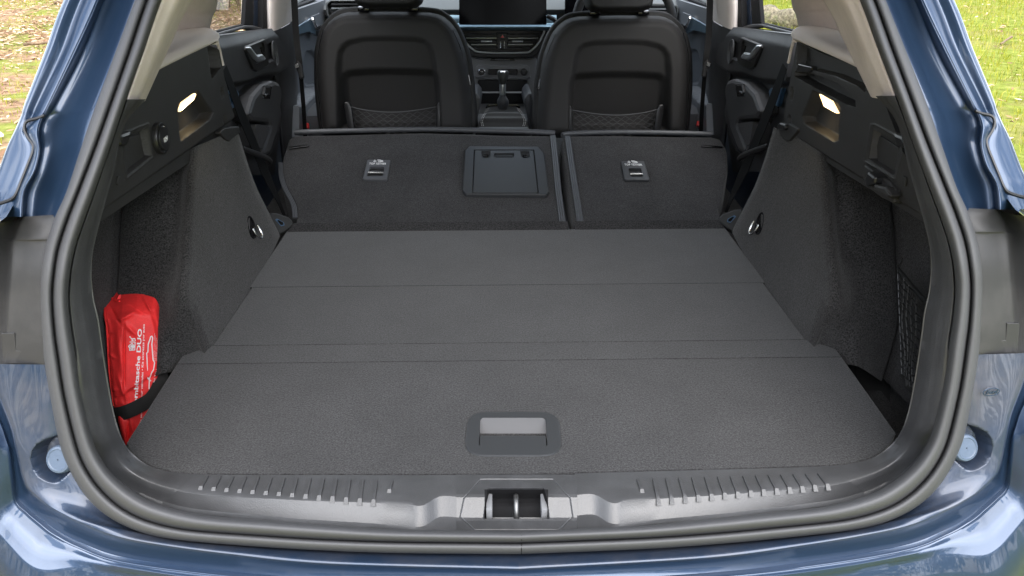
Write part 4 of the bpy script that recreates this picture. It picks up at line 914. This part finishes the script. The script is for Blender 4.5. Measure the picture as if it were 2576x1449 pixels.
x_, y_, n_ = frame_of(nD)
text('volume_text', 'VOL', 'white', DB, dP([(1212,180)], .0060)[0], x_, y_, .006)
for k, s in enumerate(('ENGINE', 'START', 'STOP')): text('start_text', s, 'grey_print', DB, dP([(1318, 178 + 3 * k)], .0060)[0], x_, y_, .0042)
plate('tray_recess', 'dash_gloss', DB, dP([(1202,202),(1326,202),(1330,262),(1198,262)], -.012), nD, .006, .002, .006)
plate('tray_shelf', 'dash_mid', DB, dP([(1206,231),(1322,231),(1324,234),(1204,234)], .02), nD, .04, .002, .0)
# console, gear selector, armrest
YC = 2.95
cP = lambda pts, Y: pY(xs(pts), ys(pts), Y)
CO = plate('centre_console', 'dash_mid', CAR, cP([(1196,262),(1330,262),(1338,330),(1192,330)], 2.98), (0, -.5, .85), .2, .01, .01)
pr = [(1190,235),(1199,235),(1208,247),(1210,262),(1200,300),(1190,330),(1185,330),(1186,260)]
pl = plate_mb(MB(), cP(pr, 2.86), (0, -1, .1), .3, .008, .008); pl.build('console_pad', 'vinyl', CO)
plate_mb(MB(), cP([(2528 - a, b) for a, b in pr], 2.86), (0, -1, .1), .3, .008, .008).build('console_pad', 'vinyl', CO)
MB().tube(cat_rom(cP([(1224,272),(1228,266.5),(1242,265),(1264,264.5),(1290,265),(1303,266.5),(1307,272)], 2.93), 4), .0045, 8).build('selector_ring', 'chrome', CO)
def lathe_px(nm, m, prof, Y, par):
    rows = []
    for y, x0, x1 in prof:
        a_, b_ = cP([(x0, y), (x1, y)], Y); c = (a_ + b_) / 2; r = np.linalg.norm(b_ - a_) / 2; t = np.linspace(0, 2 * pi, 22, endpoint=False)
        rows.append(np.stack([c[0] + r * np.cos(t), c[1] + .8 * r * np.sin(t), np.full(22, c[2])], 1))
    return MB().grid(cat_rom(np.array(rows), 3), closed_v=True).build(nm, m, par, angle=80)
lathe_px('gear_boot', 'vinyl', [(237,1258,1271),(244,1255,1274),(252,1251,1279),(262,1250.5,1280),(274,1254,1276)], 2.90, CO)
lathe_px('gear_collar', 'satin', [(206,1260,1270),(212,1257,1272.5),(224,1256.5,1272.5),(238,1257,1272)], 2.895, CO)
lathe_px('gear_knob', 'dash', [(176,1258,1272),(178,1253,1277),(184,1250.5,1279.5),(194,1252,1278),(204,1255,1275),(212,1258,1271)], 2.89, CO)
plate('gear_badge', 'chrome', CO, cP([(1257,177.5),(1273,177.5),(1270,183.5),(1267,182),(1262,182),(1260,183.5)], 2.868), (0, -1, .2), .004, .001, .001)
ar = [(1194,330),(1200,308),(1208,293),(1220,276),(1240,273.5),(1290,273.5),(1311,276),(1323,292),(1332,308),(1338,330)]
def dA(X, Y):
    s = -sdf(ar, X, Y); q = np.clip(s / 12, 0, 1); return -.03 * (1 - np.sqrt(1 - (1 - q) ** 2)) + .004 * np.exp(-((Y - 300) / 5) ** 2)
nA = (0, -.55, .84); aS = lambda X, Y: pPl(X, Y, (0, 2.62, .70), nA)
AR = relief([(1220,274),(1208,292),(1200,308),(1194,330)], [(1311,274),(1323,292),(1332,308),(1338,330)], 60, 40, aS, nA, dA, .06).build('armrest', 'leather', CO, angle=180)
for o_ in (0, 4):
    for pts in ([(1226 + o_,276),(1216 + o_,292),(1210 + o_,308),(1214 + o_,324)], [(1305 - o_,276),(1316 - o_,292),(1322 - o_,308),(1318 - o_,324)]):
        P = resample(aS(xs(pts), ys(pts)) + np.array([0, -.002, .005]), 26)
        mb = MB()
        for k in range(0, 24, 2): mb.tube(P[k:k + 2], .0011, 4)
        mb.build('armrest_stitching', 'stitch', CO)
plate('armrest_front', 'dash', CO, cP([(1205,322),(1330,322),(1332,335),(1203,335)], 2.55), (0, -1, .1), .02, .004, .004)
# steering wheel, column stalk and instrument hood
wc = pY(np.array([1571.]), np.array([60.]), 3.02)[0]; wn = np.array([0, -.92, .40]); x_, y_, n_ = frame_of(wn); t = np.linspace(0, 2 * pi, 64, endpoint=False)
SWH = MB().tube([wc + .182 * (cos(q) * x_ + sin(q) * y_) for q in t], .0165, 12, closed=True).build('steering_wheel', 'leather', CAR, angle=180)
sp1 = [wc + .172 * (cos(q) * x_ + sin(q) * y_) for q in (pi + .16, pi - .12)] + [wc + .06 * (cos(q) * x_ + sin(q) * y_) for q in (pi - .5, pi + .6)]
plate('wheel_spoke', 'dash_black', SWH, sp1, wn, .02, .005, .006)
plate('spoke_buttons', 'gloss_black', SWH, [wc + a_ * x_ + b_ * y_ + n_ * .003 for a_, b_ in ((-.135, -.012), (-.135, .020), (-.075, .028), (-.075, -.026))], wn, .005, .001, .004)
a = np.linspace(0, 2 * pi, 30, endpoint=False)
MB().grid(np.array([[wc + r * (cos(q) * x_ + .8 * sin(q) * y_) + n_ * h for q in a] for r, h in ((.085, -.01), (.08, .02), (.05, .032), (.001, .035))]), closed_v=True).build('wheel_hub', 'dash', SWH)
plate('instrument_screen', 'screen', DB, dP([(1420,-70),(1590,-70),(1590,36),(1420,36)], .03), nD, .02, .004, .006)
MB().tube(pY(A([1376, 1392, 1400]), A([40, 48, 56]), 3.12), .009, 8).build('column_stalk', 'smooth_black', SWH)
# ================================================================ the red kit bag strapped in the left bay
bo = [(252,767),(264,757),(284,746),(306,737),(369,734),(399,738),(404,752),(405,768),(407,828),(408,918),(411,960),(400,1010),(380,1060),(340,1120),(312,1130),(298,1075),(285,1035),(273,948),(264,828),(257,800)]
bn = np.array([.42, -.86, .28]); bn /= np.linalg.norm(bn)
b0 = pX(np.array([345.]), np.array([920.]), -.690)[0]
bS = lambda X, Y: pPl(X, Y, b0, bn)
rng = np.random.RandomState(3)
def wr(X, Y, x0, y0, ang, w, ln, a):
    u = (X - x0) * cos(ang) + (Y - y0) * sin(ang); v = -(X - x0) * sin(ang) + (Y - y0) * cos(ang); return a * np.exp(-(v / w) ** 2) * np.exp(-(u / ln) ** 2)
def dB(X, Y):
    s = -sdf(bo, X, Y); q = np.clip(s / 13, 0, 1); d = -.020 * (1 - np.sqrt(1 - (1 - q) ** 2))
    topk = np.clip((np.interp(X, [255, 300, 345, 400], [812, 806, 790, 778]) - Y) / 60, 0, 1); d = d - .085 * topk ** 1.4      # top folds away from the viewer
    d = d - .018 * sst(312 - X, 0, 40) * (Y > 0)                                                                                # side panel turns away
    d = d - .012 * sst(X - 385, 0, 22)
    for (x0, y0, an, w, ln, am) in ((318,795,-.5,5,26,.008),(345,782,.35,5,22,-.007),(372,770,1.0,4,20,.008),(330,830,.8,6,20,.005),(300,880,1.45,7,40,.004),(290,800,.9,4,18,-.006),(310,985,1.2,6,34,.006),(300,1040,.7,5,22,-.006),(335,1085,1.3,5,26,.006),(355,1000,.5,5,20,-.004),(278,900,.3,5,16,.004),(268,850,-.3,4,14,-.004),(390,810,1.3,5,26,-.005),(282,985,-.2,5,16,.005),(322,1020,.2,6,20,.005),(322,1100,1.6,3,30,-.007),(312,900,1.57,3,90,-.0035)):
        d = d + wr(X, Y, x0, y0, an, w, ln, am)
    return d - .006 * inside([(286,1005),(400,930),(412,960),(290,1055)], X, Y, 8)
Lr = [(300,738),(262,760),(257,800),(264,828),(273,948),(285,1035),(298,1075),(312,1130)]
Rr = [(398,737),(405,768),(407,828),(408,918),(411,960),(400,1010),(380,1060),(340,1130)]
sk = relief(Lr, Rr, 110, 170, bS, bn, dB, .06)
# the bag is the thing itself: one sewn body, its print and zip are parts
BAG = empty('kit_bag', (float(b0[0]), float(b0[1]), .48), 'red nylon first aid kit bag strapped upright in the left side of the boot', 'bag')
BODY = sk.build('bag_body', 'red_cloth', BAG, angle=180)
def onB(pts, off=.0025):
    X, Y = xs(pts), ys(pts); return bS(X, Y) + (dB(X, Y) + off)[:, None] * bn
def wrap_text(nm, s, p0, p1, hpx, m='white', bold=0.0):
    """print that follows the cloth: letters laid along p0-p1 and dropped onto the bag surface"""
    cu = bpy.data.curves.new(nm, 'FONT'); cu.body = s; cu.size = 1.0; cu.align_x = 'LEFT'; cu.offset = bold; cu.resolution_u = 2
    t = bpy.data.objects.new('t', cu); me = bpy.data.meshes.new_from_object(t); bpy.data.objects.remove(t); bpy.data.curves.remove(cu)
    v = np.array([tuple(q.co) for q in me.vertices]); w = v[:, 0].max(); p0, p1 = A(p0), A(p1); L_ = np.linalg.norm(p1 - p0); d = (p1 - p0) / L_; nn = np.array([d[1], -d[0]])
    P = p0 + (v[:, :1] / w) * (p1 - p0) + v[:, 1:2] * hpx * nn
    mb = MB().add(onB(P, .0014), [tuple(q.vertices) for q in me.polygons]); bpy.data.meshes.remove(me)
    return mb.build(nm, m, BAG, angle=30)
wrap_text('bag_print', 'Kombitasche DUO', (344,1036), (357,827), 14.5, bold=.022)
wrap_text('bag_print', 'Kit de securite pour vehicules \u2022 Kit sicurezza per auto', (356,1085), (364,815), 7.2, bold=.012)
wrap_text('bag_print', 'Set 2 in 1', (389,965), (396,930), 6.2)
for k in range(5): wrap_text('bag_print', 'Inhalt nach DIN - contenu - contenuto', (387 + 2.6 * k, 909), (389.5 + 2.4 * k, 838 + 6 * k), 2.2)
mb = MB(); P2 = lambda pts: resample(onB(pts, .0022), 40, False)
def ln(pts, r=.0010): mb.tube(np.concatenate([resample(onB(A([pts[i], pts[i + 1]]), .0016), 6, False) for i in range(len(pts) - 1)]), r, 5)
ln([(380,960),(372,953),(369,888),(372,885),(373,865),(378,851),(379,846),(382,845),(384,850),(382,866),(385,905),(389,912),(386,930),(382,936),(376,953),(375,980)])
mb.build('bag_car_outline', 'white', BAG)
mb = MB(); ln([(326,860),(340,860),(339,880),(326,881),(326,876)], .0009); ln([(332,863),(338,871),(332,879),(323,871),(332,863)], .0009); ln([(332,867),(332,875)], .0014); ln([(328,871),(336,871)], .0014); ln([(326,846),(331,852),(339,851),(340,857)], .0009)
mb.build('bag_logo', 'white', BAG)
wrap_text('bag_logo', 'K', (336,858), (337,850), 9, bold=.02)
zp = A([(259,775),(262,768),(270,766),(284,765),(300,768)]); MB().tube(cat_rom(onB(zp, .002), 6), .0024, 6).build('zip_piping', 'red_cloth', BAG)
MB().tube(cat_rom(onB([(260,772),(263,800),(268,830),(275,948),(286,1030)], .001), 6), .0018, 6).build('zip_piping', 'red_cloth', BAG)
tab = onB([(292,768),(297,754),(304,751),(303,760),(297,770)], .006); plate('zip_pull_tab', 'red_cloth', BAG, tab, bn, .002, .0005, .001)
mb = MB(); stp = resample(onB([(271,850),(280,950),(290,1030)], .0012), 60, False)
for k in range(0, 58, 2): mb.tube(stp[k:k + 2], .0006, 4)
stp = resample(onB([(311,800),(311,880),(310,980)], .0012), 80, False)
for k in range(0, 78, 2): mb.tube(stp[k:k + 2], .0006, 4)
mb.build('bag_stitching', 'red', BAG)
# elastic strap of the car that holds it
c_ = A([(280,1050),(296,1044),(320,1033),(350,1019),(378,1002),(396,980),(405,955),(409,925),(411,905)]); P = cat_rom(onB(c_, .008), 5)
tw = np.gradient(P, axis=0); wv = np.cross(tw, bn); wv /= np.linalg.norm(wv, axis=1, keepdims=True)
ribbon(P, wv, np.interp(np.linspace(0, 1, len(P)), [0, .6, 1], [.027, .026, .020]), bn).build('elastic_strap', 'strap', CAR, angle=50)

# ================================================================ outdoors: ground, grass, fallen leaves, twigs, log
def ground_mat():
    m = bpy.data.materials.new('woodland ground'); m.use_nodes = True; n = m.node_tree.nodes; l = m.node_tree.links; b = n['Principled BSDF']; b.inputs['Roughness'].default_value = 1; b.inputs['Specular IOR Level'].default_value = .05
    tcn = n.new('ShaderNodeTexCoord'); co = tcn.outputs['Object']
    def noise(s, d=6, r=.65):
        t = n.new('ShaderNodeTexNoise'); t.inputs['Scale'].default_value = s; t.inputs['Detail'].default_value = d; t.inputs['Roughness'].default_value = r; l.new(co, t.inputs['Vector']); return t.outputs['Fac']
    def ramp(f, st):
        t = n.new('ShaderNodeValToRGB'); e = t.color_ramp.elements
        while len(e) < len(st): e.new(.5)
        for k, (p_, c) in enumerate(st): e[k].position = p_; e[k].color = (*c, 1)
        l.new(f, t.inputs[0]); return t.outputs[0]
    soil = ramp(noise(14), [(.3, (.12, .075, .045)), (.5, (.26, .165, .10)), (.66, (.38, .27, .175))])
    gr = ramp(noise(9), [(.3, (.10, .12, .02)), (.55, (.19, .22, .04)), (.75, (.32, .31, .11))])
    fac = ramp(noise(1.3, 5), [(.44, (0, 0, 0)), (.58, (1, 1, 1))])
    sx = n.new('ShaderNodeSeparateXYZ'); l.new(co, sx.inputs[0]); mr = n.new('ShaderNodeMapRange'); mr.inputs[1].default_value = -2; mr.inputs[2].default_value = 1.5; mr.inputs[3].default_value = -.1; mr.inputs[4].default_value = .75; l.new(sx.outputs[0], mr.inputs[0])
    ad = n.new('ShaderNodeMath'); ad.operation = 'ADD'; ad.use_clamp = True; l.new(fac, ad.inputs[0]); l.new(mr.outputs[0], ad.inputs[1])
    mxn = n.new('ShaderNodeMixRGB'); l.new(ad.outputs[0], mxn.inputs[0]); l.new(soil, mxn.inputs[1]); l.new(gr, mxn.inputs[2]); l.new(mxn.outputs[0], b.inputs['Base Color'])
    bp_ = n.new('ShaderNodeBump'); bp_.inputs['Strength'].default_value = .8; bp_.inputs['Distance'].default_value = .03; l.new(noise(22), bp_.inputs['Height']); l.new(bp_.outputs[0], b.inputs['Normal']); return m
def leaf_mat(nm, cols, tr=.25, rough=.7):
    m = bpy.data.materials.new(nm); m.use_nodes = True; n = m.node_tree.nodes; l = m.node_tree.links; b = n['Principled BSDF']; b.inputs['Roughness'].default_value = rough; b.inputs['Specular IOR Level'].default_value = .25
    g = n.new('ShaderNodeNewGeometry'); r = n.new('ShaderNodeValToRGB'); e = r.color_ramp.elements
    while len(e) < len(cols): e.new(.5)
    for k, c in enumerate(cols): e[k].position = k / (len(cols) - 1); e[k].color = (*c, 1)
    l.new(g.outputs['Random Per Island'], r.inputs[0]); l.new(r.outputs[0], b.inputs['Base Color'])
    t = n.new('ShaderNodeBsdfTranslucent'); l.new(r.outputs[0], t.inputs[0]); x = n.new('ShaderNodeMixShader'); x.inputs[0].default_value = tr; o = n['Material Output']
    l.new(b.outputs[0], x.inputs[1]); l.new(t.outputs[0], x.inputs[2]); l.new(x.outputs[0], o.inputs[0]); return m
M['ground'] = ground_mat()
M['leaf'] = leaf_mat('dry leaves', [(.18, .10, .055), (.38, .22, .125), (.52, .35, .22), (.66, .51, .38), (.44, .26, .145)], .15)
M['blade'] = leaf_mat('grass blades', [(.13, .16, .012), (.24, .27, .018), (.34, .34, .03), (.42, .39, .055), (.47, .38, .14)], .3, .5)
M['twig'] = mat('dry twig', (.20, .135, .08), .9, speck=(40, .6, 1.3))
M['bark'] = mat('mossy bark', (.22, .18, .125), .95, bump=('noise', 18, .8, .03), speck=(26, .4, 1.5, 5), dirt=((.10, .14, .03), 7, .5, .7, .7))
gx = np.r_[-400, -60, np.linspace(-16, 16, 90), 60, 400]; gy = np.r_[-400, -60, -16, np.linspace(-2, 30, 90), 60, 400]
GX, GY = np.meshgrid(gx, gy); GZ = .03 * np.sin(GX * .9 + 1) * np.sin(GY * .8) + .02 * np.sin(GX * 2.3) * np.cos(GY * 1.9)
def gz(x, y): return .03 * np.sin(x * .9 + 1) * np.sin(y * .8) + .02 * np.sin(x * 2.3) * np.cos(y * 1.9)
o = MB().grid(np.stack([GX, GY, GZ], -1)).build('ground', 'ground', None, angle=180); o['kind'] = 'structure'
R_ = np.random.RandomState(11)
def scatter(n, x0, x1, y0, y1, dens):
    out = []
    while len(out) < n:
        x = R_.uniform(x0, x1, 4000); y = R_.uniform(y0, y1, 4000); k = R_.rand(4000) < dens(x, y); out += list(zip(x[k], y[k]))
    return np.array(out[:n])
cl_ = lambda x, y: np.clip(.5 + .5 * np.sin(x * 1.7 + 1.3 * np.sin(y * .9)) * np.cos(y * 1.4 + x * .5), 0, 1)
def add_leaves(P, smin, smax):
    v = []; f = []
    for x, y in P:
        s = R_.uniform(smin, smax); a = R_.uniform(0, 2 * pi); z = gz(x, y) + R_.uniform(.004, .035); t1, t2 = R_.uniform(-.5, .5, 2); c_, s_ = cos(a), sin(a); cu_ = R_.uniform(-.3, .5)
        loc = [(-1, 0, 0), (-.35, .42, cu_ * .5), (.45, .36, cu_ * .4), (1, 0, .25 * t1), (.4, -.38, cu_ * .4), (-.4, -.40, cu_ * .5), (0, 0, -.12)]
        b = len(v)
        for p, q, h in loc: v.append((x + s * (p * c_ - q * s_), y + s * (p * s_ + q * c_), z + s * (h + t1 * p * .5 + t2 * q * .6)))
        f += [(b, b + 1, b + 6), (b + 1, b + 2, b + 6), (b + 2, b + 3, b + 6), (b + 3, b + 4, b + 6), (b + 4, b + 5, b + 6), (b + 5, b, b + 6)]
    return v, f
lv = scatter(9000, -7.5, -1.2, 3.2, 14, lambda x, y: .25 + .75 * cl_(x, y)); lv2 = scatter(1500, 1.5, 7.5, 3.2, 14, lambda x, y: .2 + .8 * cl_(x, y) ** 2)
lv3 = scatter(3500, -5.6, -2.6, 8.0, 14, lambda x, y: np.ones_like(x))
v, f = add_leaves(np.concatenate([lv, lv2, lv3]), .014, .038)
o = MB().add(v, f).build('fallen_leaves', 'leaf', None, angle=180); o['kind'] = 'stuff'; o['label'] = 'dry brown leaves lying on the ground on both sides'; o['category'] = 'leaves'
def add_grass(P, h0, h1):
    n = len(P); x, y = P[:, 0], P[:, 1]; h = R_.uniform(h0, h1, n); a = R_.uniform(0, 2 * pi, n); w = R_.uniform(.002, .0045, n); ln_ = R_.uniform(.1, .9, n) * h; b = R_.uniform(0, 2 * pi, n); z = gz(x, y)
    A0_ = np.stack([x + w * np.cos(a), y + w * np.sin(a), z - .01], 1); A1 = np.stack([x - w * np.cos(a), y - w * np.sin(a), z - .01], 1)
    mx_, my_ = x + .35 * ln_ * np.cos(b), y + .35 * ln_ * np.sin(b); B0g = np.stack([mx_ + .7 * w * np.cos(a), my_ + .7 * w * np.sin(a), z + .6 * h], 1); B1 = np.stack([mx_ - .7 * w * np.cos(a), my_ - .7 * w * np.sin(a), z + .6 * h], 1)
    T = np.stack([x + ln_ * np.cos(b), y + ln_ * np.sin(b), z + h * .95], 1)
    V = np.stack([A0_, A1, B1, B0g, T], 1).reshape(-1, 3); F_ = []
    for i in range(n): k = 5 * i; F_ += [(k, k + 1, k + 2, k + 3), (k + 3, k + 2, k + 4)]
    return V, F_
g1 = scatter(42000, 1.2, 8.0, 3.0, 15, lambda x, y: .35 + .65 * cl_(x + 3, y)); g2 = scatter(17000, -8.0, -1.2, 4.5, 15, lambda x, y: np.clip((1 - cl_(x, y)) ** 1.5 * 1.3 * np.clip((y - 3.8) / 4, .15, 1), 0, 1)); g3 = scatter(9000, 2.6, 5.2, 8.5, 14.5, lambda x, y: np.ones_like(x))
for P, h0, h1, nm, lb in ((np.concatenate([g1, g3]), .02, .085, 'grass', 'bright green grass on the right of the car'), (g2, .015, .06, 'grass', 'sparse grass among leaves on the left of the car')):
    V, F_ = add_grass(P, h0, h1); me = bpy.data.meshes.new(nm); me.from_pydata(V.tolist(), [], F_); me.materials.append(M['blade']); o = bpy.data.objects.new(nm, me); S.collection.objects.link(o); o['kind'] = 'stuff'; o['label'] = lb; o['category'] = 'grass'
# fallen log seen through the right rear window
lp = pZ(A([1870, 1910, 1960, 2010, 2050, 2100]), A([36, 39, 45, 51, 56, 62]), .09)
t = np.linspace(0, 2 * pi, 18, endpoint=False); P = cat_rom(lp, 6); rows = []
for i, c_ in enumerate(P):
    d = P[min(i + 1, len(P) - 1)] - P[max(i - 1, 0)]; d /= np.linalg.norm(d); u = np.cross(d, [0, 0, 1]); u /= np.linalg.norm(u); rr = .108 + .014 * sin(i * .9) + .010 * R_.randn()
    rows.append([c_ + rr * (1 + .10 * sin(3 * q + i * .3)) * (cos(q) * u + sin(q) * np.array([0, 0, 1])) for q in t])
LOG = MB().grid(np.array(rows), closed_v=True); k_ = len(LOG.v); LOG.f.append(tuple(range(18))); LOG.f.append(tuple(range(k_ - 18, k_)))
o = LOG.build('fallen_log', 'bark', None, angle=180); o['label'] = 'weathered mossy log lying in the grass beyond the right rear window'; o['category'] = 'log'
# leafless brushwood beyond the left rear window
bc = pZ(A([575.]), A([22.]), 0)[0]
SHR = empty('bare_shrub', (float(bc[0]), float(bc[1]), 0), 'leafless brown shrub of thin stems seen through the left rear window', 'shrub')
for k in range(26):
    b = bc + [R_.uniform(-.5, .5), R_.uniform(-.45, .45), 0]; a = R_.uniform(0, 2 * pi); l_ = R_.uniform(.5, 1.3); tilt = R_.uniform(.05, .55); pts = [b]
    for q in range(1, 6): pts.append(b + np.array([cos(a), sin(a), 0]) * tilt * l_ * q / 5 * (1 + .3 * R_.randn()) + np.array([R_.randn() * .02, R_.randn() * .02, l_ * q / 5]))
    mb = MB().tube(cat_rom(np.array(pts), 3), np.linspace(.008, .003, 16), 5)
    for q in range(4):
        s_ = pts[R_.randint(2, 5)]; a2 = R_.uniform(0, 2 * pi); mb.tube([s_, s_ + np.array([cos(a2) * .16, sin(a2) * .16, .12])], [.004, .002], 4)
    mb.build('stem', 'twig', SHR, angle=180)
for (x0, y0, x1, y1, r_, lb) in ((60,112,128,106,.016,'dead stick lying on the leaf litter left of the car, nearest the pillar'), (138,6,176,3,.02,'dead stick lying on the grass at the far left'), (2518,110,2545,92,.012,'short twig lying in the grass right of the car')):
    P = pZ(np.linspace(x0, x1, 6), np.linspace(y0, y1, 6) + R_.randn(6) * .8, .05); o = MB().tube(cat_rom(P, 3), r_ * (1 + .15 * R_.randn(16)), 6).build('fallen_stick', 'twig', None, angle=180); o['label'] = lb; o['category'] = 'stick'; o['group'] = 'dead sticks on the ground'

# the wood at the edge of the clearing, out of sight behind the viewer but mirrored in paint and plastic
M['wood'] = leaf_mat('woodland foliage', [(.030, .040, .014), (.05, .06, .02), (.075, .075, .035), (.06, .045, .03)], .1)
v = []; f = []
for k in range(46):
    az = radians(62 + 236 * (k + R_.uniform(-.3, .3)) / 46 + 0); r = R_.uniform(20, 34); x0, y0 = r * sin(az), r * cos(az); h = R_.uniform(7, 12); w = R_.uniform(1.6, 3.2)
    b = len(v); v += [(x0 - .18, y0, 0), (x0 + .18, y0 + .1, 0), (x0 + .1, y0, h * .8), (x0 - .1, y0 + .1, h * .8), (x0, y0 + .25, 0), (x0, y0 + .2, h * .8)]; f += [(b, b + 1, b + 2, b + 3), (b, b + 4, b + 5, b + 3), (b + 1, b + 4, b + 5, b + 2)]
    for q in range(330):
        t = R_.rand() ** .8; rad = w * (1.05 - t) ** .6 * R_.rand() ** .5; a = R_.uniform(0, 2 * pi); p = np.array([x0 + rad * cos(a), y0 + rad * sin(a), h * (.12 + .9 * t)]); s_ = R_.uniform(.18, .5); d1 = R_.randn(3); d1 /= np.linalg.norm(d1); d2 = np.cross(d1, R_.randn(3)); d2 /= np.linalg.norm(d2)
        b = len(v); v += [tuple(p + d1 * s_), tuple(p + d2 * s_ * .7), tuple(p - d1 * s_), tuple(p - d2 * s_ * .7)]; f.append((b, b + 1, b + 2, b + 3))
me = bpy.data.meshes.new('woodland'); me.from_pydata(v, [], f); me.materials.append(M['wood']); o = bpy.data.objects.new('woodland', me); S.collection.objects.link(o); o['kind'] = 'stuff'; o['label'] = 'dense wood edging the clearing, mirrored in the paintwork'; o['category'] = 'woodland'
